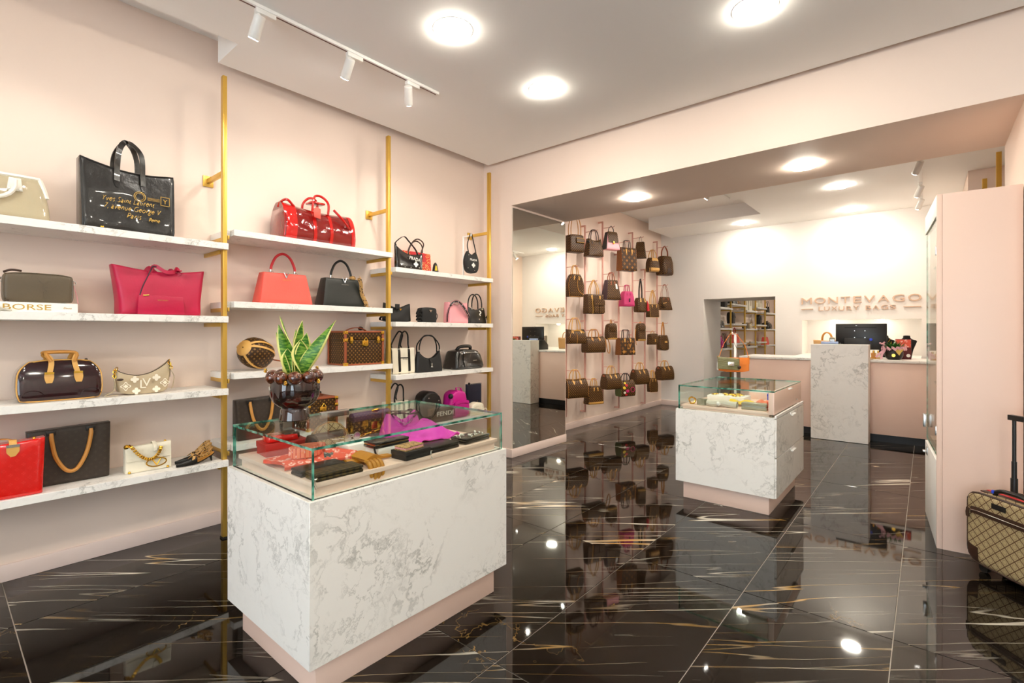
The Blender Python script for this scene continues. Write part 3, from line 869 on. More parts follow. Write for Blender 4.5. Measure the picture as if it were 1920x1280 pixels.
def edgeline(P, r, s=-1, n=12, v0=0., v1=1., inset=.0, top=True, bottom=True):
    pts = []
    a, b = inset, 1 - inset
    if bottom: pts += [P(a + (b - a) * i / n, max(v0, inset), s) for i in range(n)]
    pts += [P(b, v0 + (v1 - v0) * i / n, s) for i in range(n)]
    if top: pts += [P(b - (b - a) * i / n, min(v1, 1 - inset), s) for i in range(n)]
    pts += [P(a, v1 - (v1 - v0) * i / n, s) for i in range(n + (0 if top and bottom else 1))]
    return MB().tube(pts, r, 6, closed=top and bottom)
def arch(span, h, x0=0, y=0, z=0, n=14, lean=0.0, p=.75, narrow=1.0):
    out = []
    for i in range(n + 1):
        t = i / n; a = PI * t
        s = abs(math.sin(a)) ** p
        k = 1 - (1 - narrow) * s
        out.append((x0 - span / 2 * math.cos(a) * k, y + lean * s, z + h * s))
    return out
def handles(t, span, h, z, ys, r=.007, mat='leather_tan', flat=None, x0=0, lean=0.0, narrow=1.0, p=.75):
    for y in ys:
        pth = arch(span, h, x0, y, z, lean=lean * (1 if y >= 0 else -1), narrow=narrow, p=p)
        if flat: MB().strap(pth, flat, .004, (0, 1, 0)).build('handle', mat, t)
        else: MB().tube(pth, r, 8).build('handle', mat, t)
def tabs(t, P, us, v0, v1, hw, mat, sides=(-1,)):
    for s in sides:
        for u in us:
            patch(P, u - hw, u + hw, v0, v1, .002, 4, 5, shape=lambda b: .55 + .45 * math.sin(PI * min(1, .25 + b)), s=s).build('handle_tab', mat, t)
def rings(t, pts, r=.012, mat='gold', wire=.0025):
    for p in pts:
        MB().tube([(p[0] + r * math.cos(2 * PI * k / 12), p[1], p[2] + r * math.sin(2 * PI * k / 12)) for k in range(12)], wire, 6, closed=True).build('ring', mat, t)
def chain(path, r, wire):
    mb = MB(); path = [Vector(p) for p in path]
    for i in range(len(path) - 1):
        c = (path[i] + path[i + 1]) / 2; tg = (path[i + 1] - path[i]); L = tg.length * .72; tg.normalize()
        sd = tg.cross(Vector((0, 1, 0.2)) if i % 2 else Vector((.3, 0, 1)))
        if sd.length < .1: sd = tg.cross(Vector((1, 0, 0)))
        sd.normalize()
        mb.tube([c + tg * L * math.cos(2 * PI * k / 8) + sd * r * math.sin(2 * PI * k / 8) for k in range(8)], wire, 5, closed=True)
    return mb
W90 = PI / 2       # thing on the left wall shelves: front faces the room
def bag_root(name, label, loc, rz=W90, cat='handbag', group=None):
    return thing(name, label, cat, loc, rz, group)

# motif helpers: flat prints laid on a front surface
def flower(cx, cz, r, y, mat, t, name='motif'):
    mb = MB(); pts = []
    for k in range(32):
        a = 2 * PI * k / 32; q = r * (.55 + .45 * abs(math.cos(2 * a)) ** .8)
        pts.append((cx + q * math.cos(a), cz + q * math.sin(a)))
    mb.prism(pts, 'y', y - .0012, y)
    return mb.build(name, mat, t)
def diamond(cx, cz, r, y, mat, t):
    mb = MB(); n = 32; vs = []; fs = []
    for q in (1.0, .78):
        for yy in (y - .0012, y):
            for k in range(n):
                a = 2 * PI * k / n; rr = r * q * (.62 + .38 * abs(math.cos(2 * a)) ** 3)
                vs.append((cx + rr * math.cos(a), yy, cz + rr * math.sin(a)))
    for k in range(n):
        j = (k + 1) % n
        fs += [(k, j, 2 * n + j, 2 * n + k), (n + k, n + j, 3 * n + j, 3 * n + k), (k, j, n + j, n + k), (2 * n + k, 2 * n + j, 3 * n + j, 3 * n + k)]
    mb.add(vs, fs).build('motif', mat, t)
    flower(cx, cz, r * .42, y, mat, t)
# ------------------------------------------------------------------ left bay
# clear doctor bag
t = bag_root('clear_frame_bag', 'see-through cream frame bag with white handle at the far left of the top shelf', (-3.915, .165, 2.072))
P = surf(.56, .25, .22, xw=lambda v: 1 - .14 * v ** 2, T=lambda v: 1 - .75 * v ** 1.6, e0=.75, wr=.02, seed=3)
skin(MB(), P).build('body', 'clear_cream', t)
edgeline(P, .012, -1, v0=.55, bottom=False).build('frame', 'leather_white', t)
edgeline(P, .012, 1, v0=.55, bottom=False).build('frame', 'leather_white', t)
handles(t, .24, -.12, .215, (-.085,), .011, 'leather_white', x0=.02, lean=.03)
for x in (-.10, .14):
    MB().prism([(x - .035, .155), (x + .03, .155), (x + .022, .225), (x - .026, .225)], 'y', -.088, -.079).build('handle_tab', 'leather_white', t, bevel=.003)
    for dx, dz in ((-.026, .165), (.02, .165)): MB().disc((x + dx, -.09, dz), (0, 1, 0), .005, .004, 10).build('rivet', 'steel', t)
text_mesh('PRADA', .035, .002, 'dark_plastic', t, (.0, -.105, .12), (PI / 2, 0, 0))

# glossy black tote with gold handwriting
t = bag_root('writing_tote', 'large glossy black leather tote with gold handwriting on the top shelf', (-3.905, .815, 2.072))
P = surf(.475, .40, .20, xw=lambda v: .98 + .03 * v, zt=lambda u: .012 - .035 * math.sin(PI * u) + .02 * (1 - u), T=lambda v: 1 - .45 * v, e0=.85, ru=.1, wr=.014, seed=7)
skin(MB(), P, 20, 16).build('body', 'glazed_black', t)
edgeline(P, .006, -1, inset=.01).build('piping', 'leather_black', t)
for s, y in ((-1, -.07), (1, .06)):
    pth = smoothpath([P(.36, .80, s, .006), P(.365, .96, s, .008), (-.055, y * .9, .50), (-.02, y * .35, .575), (.02, y * .35, .575), (.06, y * .9, .50), P(.64, .96, s, .008), P(.645, .80, s, .006)], 5)
    MB().strap(pth, .03, .006, (1, .3, .2)).build('handle', 'glazed_black', t)
    for u in (.36, .645): patch(P, u - .035, u + .035, .70, .80, .004, 4, 4, shape=lambda b: .4 + .6 * b, s=s).build('handle_tab', 'glazed_black', t)
yf = -.107
for s, x, z, sz, wd in (('Yves Saint Laurent', -.15, .178, .05, .26), ('7, avenue George V', -.14, .132, .05, .29), ('Paris', -.03, .086, .05, .075), ('8eme', .085, .082, .036, .06)):
    text_mesh(s, sz, .0016, 'gold_print', t, (x, yf + (z - .13) * .14, z), (PI / 2 - .1, 0, 0), shear=.4, align='LEFT', width=wd, thin=-.0035)
MB().tube([(.045 + .03 * math.cos(2 * PI * k / 24), yf + .016, .235 + .03 * math.sin(2 * PI * k / 24)) for k in range(24)], .002, 5, closed=True).tube([(.045 + .022 * math.cos(2 * PI * k / 24), yf + .016, .235 + .022 * math.sin(2 * PI * k / 24)) for k in range(24)], .0015, 5, closed=True).build('postmark', 'gold_print', t)
st = MB()
for x0, x1, z0, z1 in ((.155, .205, .20, .203), (.155, .205, .255, .258), (.155, .158, .20, .258), (.202, .205, .20, .258), (.085, .15, .235, .237), (.085, .15, .228, .230), (.085, .15, .221, .223)): st.box(x0, x1, yf + .012, yf + .014, z0, z1)
st.build('stamp_print', 'gold_print', t)
text_mesh('Y', .04, .0016, 'gold_print', t, (.18, yf + .013, .215), (PI / 2, 0, 0))
MB().box(-.15, -.135, yf + .004, yf + .008, .012, .018).build('maker_plate', 'gold', t)

# book under the olive bag
t = thing('book', 'thick white book with gold spine letters under the olive bag', 'book', (-3.87, .335, 1.561), W90)
MB().box(-.22, .22, -.105, .11, .0, .004).box(-.22, .22, -.105, .11, .048, .052).box(-.22, .22, -.108, -.104, .0, .052).build('cover', 'card_white', t, bevel=.001)
MB().box(-.215, .215, -.103, .105, .004, .048).build('pages', 'card_white', t)
text_mesh('BORSE', .044, .001, 'gold_print', t, (.01, -.1085, .011), (PI / 2, 0, 0), width=.19)
text_mesh('Electa', .015, .001, 'gold_print', t, (.175, -.1085, .02), (PI / 2, 0, 0), shear=.2)
t = bag_root('camera_bag', 'olive leather camera bag lying on the white book', (-3.875, .40, 1.6145))
P = surf(.29, .165, .11, xw=lambda v: 1 - .04 * abs(2 * v - 1) ** 4, zt=lambda u: -.012 * abs(2 * u - 1) ** 4, zb=lambda u: .01 * abs(2 * u - 1) ** 4, e0=.8, ru=.12, puff=.08)
skin(MB(), P).build('body', 'leather_olive', t)
edgeline(P, .004, -1, inset=.012).build('piping', 'leather_olive', t)
text_mesh('Y', .06, .004, 'leather_olive', t, (.02, -.0585, .085), (PI / 2, 0, 0), name='embossed_letter', width=.05)
text_mesh('S', .055, .004, 'leather_olive', t, (.025, -.0595, .055), (PI / 2, 0, 0), name='embossed_letter')
text_mesh('L', .055, .004, 'leather_olive', t, (.028, -.059, .028), (PI / 2, 0, 0), name='embossed_letter')
MB().strap(smoothpath([(-.15, 0, .13), (-.17, -.02, .10), (-.175, -.05, .04), (-.16, -.06, .0), (-.12, -.066, .008)]), .018, .004, (0, 1, 0)).build('strap', 'leather_brown', t)
MB().tube(smoothpath([(-.14, -.02, .165), (-.11, -.03, .178), (-.07, -.02, .176)]), .006, 8).build('zip_pull', 'leather_brown', t)
rings(t, [(.15, -.01, .125), (-.15, -.01, .125)], .012, 'chrome')
MB().strap([(.152, 0, .11), (.165, -.01, .05), (.17, -.02, .0)], .006, .003, (0, 1, 0)).build('side_strap', 'leather_pink', t)
t = thing('fringe_tassel', 'pale fringed leather tassel on the shelf in front of the book', 'tassel', (-3.752, .20, 1.561), W90)
random.seed(4)
fr = MB()
for k in range(34):
    a = random.uniform(-.5, 1.2); L = random.uniform(.08, .14)
    fr.strap(smoothpath([(-.05, .0, .045), (-.05 + L * .4 * math.cos(a), -.006 + random.uniform(-.004, .006), .03), (-.05 + L, -.006 + random.uniform(-.006, .01), .003 + random.uniform(0, .004))], 3), .005, .0015, (0, .3, 1))
tag(fr.build('fringe', 'cloth_grey', t), kind='stuff')
MB().tube([(-.07, .0, .05), (-.045, 0, .046)], [.012, .011], 10).build('cap', 'leather_white', t)

# raspberry tote with pouch
t = bag_root('raspberry_tote', 'wide raspberry pink leather tote with a flat pouch in front', (-3.905, .985, 1.562))
P = surf(.46, .30, .20, xw=lambda v: .98 + .19 * max(0, v - .25) ** 1.2, zt=lambda u: .012 - .03 * math.sin(PI * u), T=lambda v: 1 - .4 * v, e0=.6, ru=.16, wr=.014, seed=12, puff=.05)
skin(MB(), P, 20, 14).build('body', 'leather_magenta', t)
po = MB().prism([(-.145, .002), (.11, .002), (.105, .118), (-.14, .122)], 'y', -.128, -.118).build('pouch', 'leather_magenta', t, bevel=.003)
MB().tube([(-.115, -.129, .119), (-.085, -.129, .122)], .004, 6).build('zip_pull', 'gold', po)
text_mesh('SAINT LAURENT', .008, .001, 'gold_print', po, (-.01, -.1285, .09), (PI / 2, 0, 0))
MB().tube(smoothpath([(-.135, -.125, .11), (-.115, -.12, .18), (-.075, -.10, .27), (-.05, -.05, .31), (-.045, -.02, .296)]), .0035, 6).build('pouch_strap', 'leather_plum', t)
for s in (-1, 1):
    MB().strap(smoothpath([P(.36, .93, s, .004), (-.04, s * .06, .318), (.01, s * .085, .285), (.06, s * .085, .285), (.085, s * .06, .312), P(.70, .93, s, .004)]), .022, .005, (0, 0, 1)).build('handle', 'leather_magenta', t)
MB().box(.085, .105, -.10, -.04, .292, .30).build('handle_tab', 'leather_magenta', t, bevel=.002)
MB().tube(smoothpath([(-.06, -.06, .285), (-.05, -.07, .315), (-.02, -.06, .31)]), .004, 6).build('knot', 'leather_plum', t)

# burgundy bowling bag
t = bag_root('bowling_bag', 'dark burgundy patent bowling bag with tan handles', (-3.90, .49, 1.057))
xwb = lambda v: 1.0 - .10 * abs(1 - 2 * v) ** 3 * (1 if v < .5 else 2.6) - .05 * v
P = surf(.385, .235, .20, xw=xwb, zt=lambda u: -.014 * abs(2 * u - 1) ** 3, zb=lambda u: .008 * abs(2 * u - 1) ** 6, e0=.78, ru=.12, T=lambda v: 1 - .35 * v ** 2, puff=.08)
skin(MB(), P, 20, 14).build('body', 'burgundy_patent', t)
edgeline(P, .004, -1, inset=.014).build('piping', 'leather_tan_light', t)
for s in (-1, 1):
    pts = [P(.36, .62, s, .006), P(.36, .95, s, .012), (-.06, s * .07, .262), (-.05, s * .055, .275), (.05, s * .055, .275), (.07, s * .07, .262), P(.70, .95, s, .012), P(.70, .62, s, .006)]
    MB().strap(smoothpath([pts[0], pts[1], pts[2]]), .024, .004, (1, 0, 0)).build('handle_strap', 'leather_tan_light', t)
    MB().strap(smoothpath(pts[5:]), .024, .004, (1, 0, 0)).build('handle_strap', 'leather_tan_light', t)
    MB().tube(smoothpath([pts[1], pts[2], pts[3], pts[4], pts[5], pts[6]]), .009, 8).build('handle', 'leather_tan', t)
    for u in (.36, .70):
        patch(P, u - .055, u + .055, .44, .66, .004, 5, 6, shape=lambda b: .35 + .65 * math.sin(PI * min(.62, .12 + b * .5)), s=s).build('handle_tab', 'leather_tan_light', t)
        q = P(u, .68, s, .008); MB().box(q.x - .02, q.x + .02, q.y - .003, q.y + .003, q.z - .006, q.z + .006).build('buckle', 'gold', t)
for x in (-.12, .13):
    MB().tube([(x + .045 * math.cos(PI * k / 10 - (PI / 2 if x > 0 else -PI / 2) + PI / 2 * (1 if x > 0 else 1)), -.106, .03 + .035 * math.sin(PI * k / 10)) for k in range(11)], .002, 5).build('corner_seam', 'burgundy_patent', t)
MB().ball((.12, -.02, .228), .008).build('zip_pull', 'leather_brown', t)

# beige crescent bag
t = bag_root('crescent_bag', 'beige crescent shoulder bag with big white monogram and gold chain', (-3.86, .885, 1.057))
P = surf(.285, .165, .10, xw=lambda v: .82 + .2 * math.sin(PI * min(1, v * .55 + .12)), zt=lambda u: -.065 * math.sin(PI * u) ** .8 + .05 * u - .005, zb=lambda u: .02 * abs(2 * u - 1) ** 4, T=lambda v: 1 - .55 * v, e0=.55, ru=.25, puff=.1)
skin(MB(), P, 20, 12).build('body', 'leather_beige', t)
edgeline(P, .003, -1, bottom=False, v0=.4).build('trim', 'leather_brown', t)
yb = -.057
text_mesh('L', .075, .0015, 'cream_print', t, (-.012, yb, .038), (PI / 2, 0, 0), name='letter')
text_mesh('V', .075, .0015, 'cream_print', t, (.008, yb - .001, .048), (PI / 2, 0, 0), name='letter')
for x, z in ((-.052, .095), (.062, .10), (-.045, .022), (.06, .026)): flower(x, z, .022, yb + .006 * (z > .06), 'cream_print', t)
for x, z in ((-.098, .055), (.108, .064)): diamond(x, z, .028, yb + .004, 'cream_print', t)
chain([(-.135, -.02, .17), (-.145, -.025, .155), (-.15, -.03, .14), (-.15, -.03, .125), (-.148, -.03, .11)], .008, .0028).build('chain', 'gold', t)
chain([(.14, -.02, .21), (.137, -.02, .195), (.145, -.025, .18), (.15, -.03, .165), (.148, -.03, .15)], .007, .0025).build('chain', 'gold', t)
MB().strap(smoothpath([(-.15, -.03, .10), (-.15, -.045, .07), (-.16, -.055, .03), (-.20, -.06, .006), (-.14, -.07, .006)]), .018, .004, (0, 1, 0)).build('strap', 'leather_beige', t)
MB().strap(smoothpath([(.148, -.03, .14), (.165, -.03, .10), (.16, -.03, .05), (.15, -.035, .02)]), .01, .003, (0, 1, 0)).build('strap', 'leather_beige', t)
MB().ball((-.125, -.05, .098), .008, sc=(2.2, .8, 1)).build('fob', 'leather_brown', t)

# lowest shelf of the left bay
t = bag_root('red_tote', 'bright red patent tote cut off by the left picture edge', (-3.80, .205, .557))
P = surf(.42, .30, .09, xw=lambda v: .96 + .05 * v, zt=lambda u: -.012 * math.sin(PI * u) + .008 * u, e0=.75, ru=.1, rb=.08, puff=.12, wr=.006, seed=5)
skin(MB(), P).build('body', 'red_vernis', t)
for u in (.28, .70):
    patch(P, u - .06, u + .06, .76, .93, .003, 5, 5, shape=lambda b: .35 + .65 * min(1, b * 2.2)).build('handle_tab', 'leather_tan_light', t)
    q = P(u, .95, -1, .004); MB().box(q.x - .026, q.x + .026, q.y - .004, q.y + .004, q.z - .007, q.z + .007).build('buckle', 'chrome', t)
    MB().strap(smoothpath([P(u, .94, -1, .006), (q.x, -.03, .307), (q.x, .02, .302)]), .03, .004, (1, 0, 0)).build('handle', 'leather_tan_light', t)
MB().strap(smoothpath([(-.09, .02, .302), (-.05, .03, .312), (.05, .03, .312), (.09, .02, .302)]), .02, .005, (0, 1, 0)).build('handle_bridge', 'leather_tan', t)
MB().ball((.17, -.01, .305), .007).build('zip_pull', 'gold', t)
def dark_tote(label, loc, w=.37, h=.325, rz=W90):
    t = bag_root('strap_tote', label, loc, rz)
    P = surf(w, h, .13, xw=lambda v: .97 + .05 * v, zt=lambda u: .012 * u - .006, T=lambda v: 1 - .45 * v, e0=.75, ru=.1, puff=.06)
    skin(MB(), P).build('body', 'olive_emboss', t)
    a = [P(.27, .93, -1, .008), P(.27, .82, -1, .012), P(.31, .50, -1, .016), P(.43, .25, -1, .018), P(.56, .25, -1, .018), P(.68, .50, -1, .016), P(.74, .82, -1, .012), P(.74, .93, -1, .008)]
    MB().strap(smoothpath(a), .026, .005, [(1, 0, 0)] * 2 + [(1, 0, .0)] * 34).build('handle', 'leather_tan', t) if False else MB().tube(smoothpath(a), .011, 8).build('handle', 'leather_tan', t)
    for u in (.27, .74):
        q = P(u, .93, -1, .008)
        MB().box(q.x - .022, q.x + .022, q.y - .006, q.y + .004, q.z - .012, q.z + .016).build('buckle', 'dark_plastic', t, bevel=.002)
    return t
dark_tote('dark olive embossed tote with long tan handle beside the red tote', (-3.95, .545, .557))
t = bag_root('chain_flap_bag', 'white flap bag with chunky gold chain and round gold emblem', (-3.87, .915, .557))
P = surf(.245, .165, .075, zt=lambda u: .012 * u - .006, T=lambda v: 1 - .25 * v, e0=.85, ru=.08, eb=.9)
skin(MB(), P).build('body', 'leather_cream', t)
patch(P, .02, .98, .46, 1.0, .004, 10, 6, thick=.006).build('flap', 'leather_cream', t)
MB().strap(smoothpath([P(.62, 1.0, 1, .0), (.03, -.0, .178), P(.62, .97, -1, .012), P(.62, .75, -1, .016)]), .02, .004, (1, 0, 0)).build('closure_tab', 'leather_cream', t)
ye = -.052
em = MB().tube([(.035 + (.046 + .008 * abs(math.cos(a))) * math.cos(a), ye, .052 + .028 * math.sin(a)) for a in [2 * PI * k / 24 for k in range(24)]], .0042, 6, closed=True)
em.tube([(.012, ye - .002, .072), (.035, ye - .002, .033)], .0042, 6).tube([(.058, ye - .002, .072), (.035, ye - .002, .033)], .0042, 6)
em.build('emblem', 'gold', t)
pth = smoothpath([(-.115, -.01, .165), (-.10, -.045, .175), (-.075, -.055, .135), (-.045, -.058, .10), (-.01, -.06, .078), (.025, -.06, .085), (.05, -.058, .12), (.06, -.05, .15)], 3)
ck = MB()
for i in range(0, len(pth) - 1):
    d_ = (pth[i + 1] - pth[i]).normalized(); c_ = (pth[i] + pth[i + 1]) / 2
    s_ = d_.cross(Vector((0, 1, 0))).normalized()
    ck.obox(c_, d_ * .013, s_ * .02, Vector((0, .012, 0)))
ck.build('chain', 'gold', t, bevel=.003, seg=1)
for x in (-.105, .10): MB().ball((x, -.04, .008), .008).build('corner', 'gold', t)
MB().ball((.095, 0, .172), .008).build('stud', 'gold', t)
MB().ball((-.115, -.02, .168), .016, 6, 4).build('chain_stud', 'gold', t)
def shoe(label, loc, rz):
    t = thing('slingback_shoe', label, 'shoe', loc, rz, 'pair of slingback shoes')
    # local: toe towards -x, heel towards +x
    def foot(u):      # centre height of sole
        return .004 + .052 * (max(0, u - .38) / .62) ** 1.6
    def wid(u): return .003 + .074 * (u ** .75) * (1 - .35 * max(0, u - .45)) if u < .98 else .045
    rows = []
    sole = MB().sheet(lambda a, b: (-.12 + .23 * a, (b - .5) * wid(a), foot(a)), 14, 4, .005)
    sole.build('sole', 'leather_black', t)
    def vamp(a, b):
        u = a * .52; ang = PI * b
        return (-.12 + .23 * u, -math.cos(ang) * wid(u) / 2, foot(u) + .004 + math.sin(ang) * (.012 + .05 * u))
    MB().sheet(vamp, 8, 10, .003).build('vamp', 'leather_black', t)
    MB().sheet(lambda a, b: (-.12 + .23 * (.5 + a * .5), (-.5 + 0.02) * wid(.5 + a * .5) if b < 0 else (b - .5) * wid(.5 + a * .5), foot(.5 + a * .5) + .006), 6, 4, .002).build('insole', 'leather_tan', t)
    st = [(-.005, -.036, .045), (.02, -.034, .052), (.06, -.03, .062), (.095, -.02, .085), (.108, 0, .095), (.095, .02, .085), (.06, .03, .062), (.02, .034, .052), (-.005, .036, .045)]
    MB().strap(smoothpath(st, 4), .016, .003, (0, 0, 1)).build('sling_strap', 'leopard', t)
    st2 = [(.012, -.032, .05), (.05, -.02, .09), (.08, -.018, .115), (.10, 0, .12), (.08, .018, .115), (.05, .02, .09), (.012, .032, .05)]
    MB().strap(smoothpath(st2, 4), .016, .003, (.3, 0, 1)).build('ankle_strap', 'leopard', t)
    MB().strap(smoothpath([(-.03, -.034, .036), (-.015, -.01, .06), (-.015, .01, .06), (-.03, .034, .036)], 4), .016, .003, (1, 0, .5)).build('toe_strap', 'leopard', t)
    MB().tube([(.092, 0, .052), (.098, 0, .03), (.103, 0, .0)], [.016, .008, .005], 10).build('heel', 'leather_black', t)
    sp = MB()
    for path in (smoothpath(st, 2), smoothpath(st2, 2)):
        for p in path: sp.ball((p.x, p.y * 1.06, p.z), .0042, 5, 3)
    sp.build('studs', 'gold', t)
shoe('front black pointed slingback shoe with leopard straps and gold studs', (-3.79, 1.165, .557), W90 + .15)
shoe('rear black pointed slingback shoe with leopard straps and gold studs', (-3.88, 1.185, .557), W90 + .1)

# ------------------------------------------------------------------ middle bay
t = bag_root('travel_duffel', 'glossy see-through red travel duffel on the top shelf', (-3.915, 2.075, 2.177), W90)
T_d = lambda v: sq(1 - (max(0, v - .35) / .68) ** 2) * (.92 + .08 * min(1, v * 4))
P = surf(.62, .30, .27, zt=lambda u: -.02 * math.sin(PI * u) - .02 * u, T=T_d, e0=.93, ru=.06, wr=.012, seed=21, et=.9, xw=lambda v: 1 - .03 * v)
skin(MB(), P, 22, 18).build('body', 'clear_dark_red', t)
for u0, u1 in ((.0, .16), (.93, 1.0)):
    patch(P, u0, u1, .0, .97, .003, 4, 16, thick=.002).build('end_panel', 'clear_red', t)
for u in (.40, .63):
    patch(P, u - .022, u + .022, .0, .95, .004, 3, 16, thick=.003).build('front_band', 'clear_red', t)
for s in (-1, 1):
    pth = smoothpath([P(.40, .93, s, .01), (-.055, s * .09, .34), (-.02, s * .06, .395), (.04, s * .06, .395), (.075, s * .09, .34), P(.63, .93, s, .01)])
    MB().tube(pth, .010, 8).build('handle', 'clear_red', t)
MB().box(-.05, .07, -.055, .055, .335, .352).build('handle_wrap', 'clear_red', t, bevel=.006)
MB().prism([(-.075, .20), (-.02, .19), (-.02, .27), (-.05, .285), (-.08, .27)], 'y', -.145, -.138).build('luggage_tag', 'leather_coral', t, bevel=.002)
MB().tube(smoothpath([P(.16, .93, -1), (-.27, -.09, .31), (-.29, -.03, .30), (-.30, 0, .26)]), .010, 6).build('end_knot', 'clear_red', t)
MB().tube(smoothpath([(.10, -.13, .29), (.17, -.15, .22), (.24, -.13, .16), (.31, -.06, .15)]), .010, 6).build('shoulder_strap', 'clear_red', t)

def lady_bag(label, loc, body, hand, scarf=False, w=.42):
    t = bag_root('top_handle_bag', label, loc)
    P = surf(w, .245, .17, xw=lambda v: 1 - .2 * v, T=lambda v: 1 - .42 * v, e0=.8, ru=.1, zt=lambda u: -.004)
    skin(MB(), P).build('body', body, t)
    MB().tube(smoothpath([(-.095, 0, .262), (-.09, 0, .30), (-.055, 0, .37), (0, 0, .40), (.055, 0, .37), (.09, 0, .30), (.095, 0, .262)]), .010, 10).build('handle', hand, t)
    for x in (-.095, .095):
        MB().tube([(x, 0, .268), (x, 0, .243)], .012, 10).build('handle_ferrule', 'chrome', t)
        rings(t, [(x, -.02, .243)], .012, 'chrome', .003)
    v_ = MB().tube([(-.018, -.056, .248), (0, -.062, .205)], .0035, 6).tube([(.018, -.056, .248), (0, -.062, .205)], .0035, 6).tube([(0, -.062, .205), (.0, -.058, .222)], .0035, 6)
    v_.build('clasp', 'chrome', t)
    text_mesh('LOUIS VUITTON', .009, .001, 'gold_print' if 'coral' in body else 'steel', t, (0, -.0655, .185), (PI / 2 - .14, 0, 0))
    if scarf:
        sc_ = MB().sheet(lambda a, b: (.105 + .07 * a + .02 * b + .04 * max(0, a - .8), -.085 - .03 * math.sin(PI * b) - .012 * math.sin(9 * a), .262 - .25 * a + (b - .5) * .028), 16, 5, .003)
        o = sc_.build('scarf', 'leopard', t)
        MB().ball((.10, -.02, .255), .028, 12, 8, (1, 1, .8)).build('scarf_knot', 'leopard', t)
        MB().strap(smoothpath([(.17, -.10, .02), (.21, -.10, .004), (.26, -.09, .003)]), .035, .003, (0, 1, 0)).build('scarf_tail', 'leopard', t)
    return t
lady_bag('coral pink top handle bag with red arched handle', (-3.905, 1.81, 1.669), 'leather_coral', 'leather_red')
lady_bag('greenish black top handle bag with leopard scarf tied on', (-3.905, 2.315, 1.669), 'leather_green_black', 'leather_black', True)

# round monogram bag
t = bag_root('round_bag', 'round brown monogram bag with tan straps left of the plant', (-3.90, 1.60, 1.162))
R_ = Matrix.Rotation(math.radians(28), 3, 'Z') @ Matrix.Rotation(math.radians(20), 3, 'Y')
def sph(th, ph, k=1.0):
    a = Vector((-math.cos(th) * .135 * k, abs(math.sin(th)) ** .8 * math.cos(ph) * .116 * k, abs(math.sin(th)) ** .8 * math.sin(ph) * .116 * k))
    return R_ @ a + Vector((0, 0, .128))
MB().grid(lambda u, v: sph(.02 + (PI - .04) * v, 2 * PI * u), 20, 14, wrap=True).build('body', 'monogram_fine', t)
MB().sheet(lambda u, v: sph(.02 + .42 * v, 2 * PI * u, 1.025), 24, 5, .004).build('end_cap', 'leather_tan_light', t)
for ph in (-PI / 2 - .35, PI / 2 + .9, 2.9, .2):
    MB().strap([sph(.4 + 2.3 * k / 14, ph, 1.03) for k in range(15)], .016, .004, [(R_ @ Vector((0, -math.sin(ph), math.cos(ph)))) for k in range(15)]).build('strap', 'leather_tan_light', t)
MB().tube(smoothpath([sph(2.6, 0, 1.03), Vector((.17, -.06, .06)), Vector((.24, -.10, .02)), Vector((.29, -.11, .008))]), .005, 6).build('drawstring', 'leather_rust', t)

def vanity(name, label, loc, w, h, d, big=True):
    t = bag_root(name, label, loc, W90, 'vanity case')
    hl = h * .74
    MB().box(-w / 2, w / 2, -d / 2, d / 2, 0, hl).build('case_body', 'monogram_fine', t, bevel=.004)
    MB().box(-w / 2, w / 2, -d / 2, d / 2, hl + .002, h).build('lid', 'monogram_fine', t, bevel=.004)
    e = .009
    trim = MB()
    for sx in (-1, 1):
        for sy in (-1, 1): trim.box(sx * w / 2 - e, sx * w / 2 + e, sy * d / 2 - e, sy * d / 2 + e, 0, h)
        for z in (0.006, h - .006):
            trim.box(sx * w / 2 - e, sx * w / 2 + e, -d / 2, d / 2, z - e * .7, z + e * .7)
    for sy in (-1, 1):
        for z in (0.006, h - .006): trim.box(-w / 2, w / 2, sy * d / 2 - e, sy * d / 2 + e, z - e * .7, z + e * .7)
    trim.build('leather_edging', 'leather_rust', t, bevel=.003)
    MB().box(-w / 2 + .01, w / 2 - .01, -d / 2 + .01, d / 2 - .01, h - .002, h + .004).build('top_panel', 'leather_rust', t)
    c_ = .02
    for sx in (-1, 1):
        for z in (.012, h - .012, hl):
            MB().box(sx * w / 2 - (c_ if sx > 0 else .011), sx * w / 2 + (.011 if sx > 0 else c_), -d / 2 - .0115, -d / 2 + c_, z - .014, z + .014).build('corner_guard', 'gold', t, bevel=.003)
    lk = MB().box(-.03, .03, -d / 2 - .014, -d / 2 - .004, hl - .055, hl - .005).build('lock_plate', 'gold', t, bevel=.003)
    MB().tube([(-.018, -d / 2 - .018, hl - .004), (0, -d / 2 - .018, hl + .022), (.018, -d / 2 - .018, hl - .004)], .006, 8).disc((0, -d / 2 - .016, hl - .03), (0, 1, 0), .012, .008).build('lock_hasp', 'gold', lk)
    if big:
        for x in (-w * .36, w * .36):
            MB().box(x - .012, x + .012, -d / 2 - .013, -d / 2 - .004, hl - .03, hl + .03).disc((x, -d / 2 - .012, hl), (0, 1, 0), .016, .008).build('side_clasp', 'gold', t, bevel=.002)
    MB().strap(smoothpath([(-w * .26, 0, h + .006), (-w * .16, 0, h + .022), (0, 0, h + .032), (w * .16, 0, h + .022), (w * .26, 0, h + .006)]), .026, .007, (0, 1, 0)).build('handle', 'leather_rust', t)
    MB().ball((w * .16, .02, h + .026), .022, 10, 6, (1.3, .6, .8)).build('luggage_tag', 'leather_black', t)
    return t
vanity('vanity_case', 'brown monogram vanity case with gold locks and rust leather edges', (-3.925, 2.475, 1.162), .375, .295, .27)
vanity('jewel_case', 'small brown monogram jewel case half hidden behind the vase', (-3.91, 2.08, .652), .25, .26, .24, False)
dark_tote('dark tote with tan handles on the lowest middle shelf behind the glass', (-3.90, 1.62, .652), .34, .30)
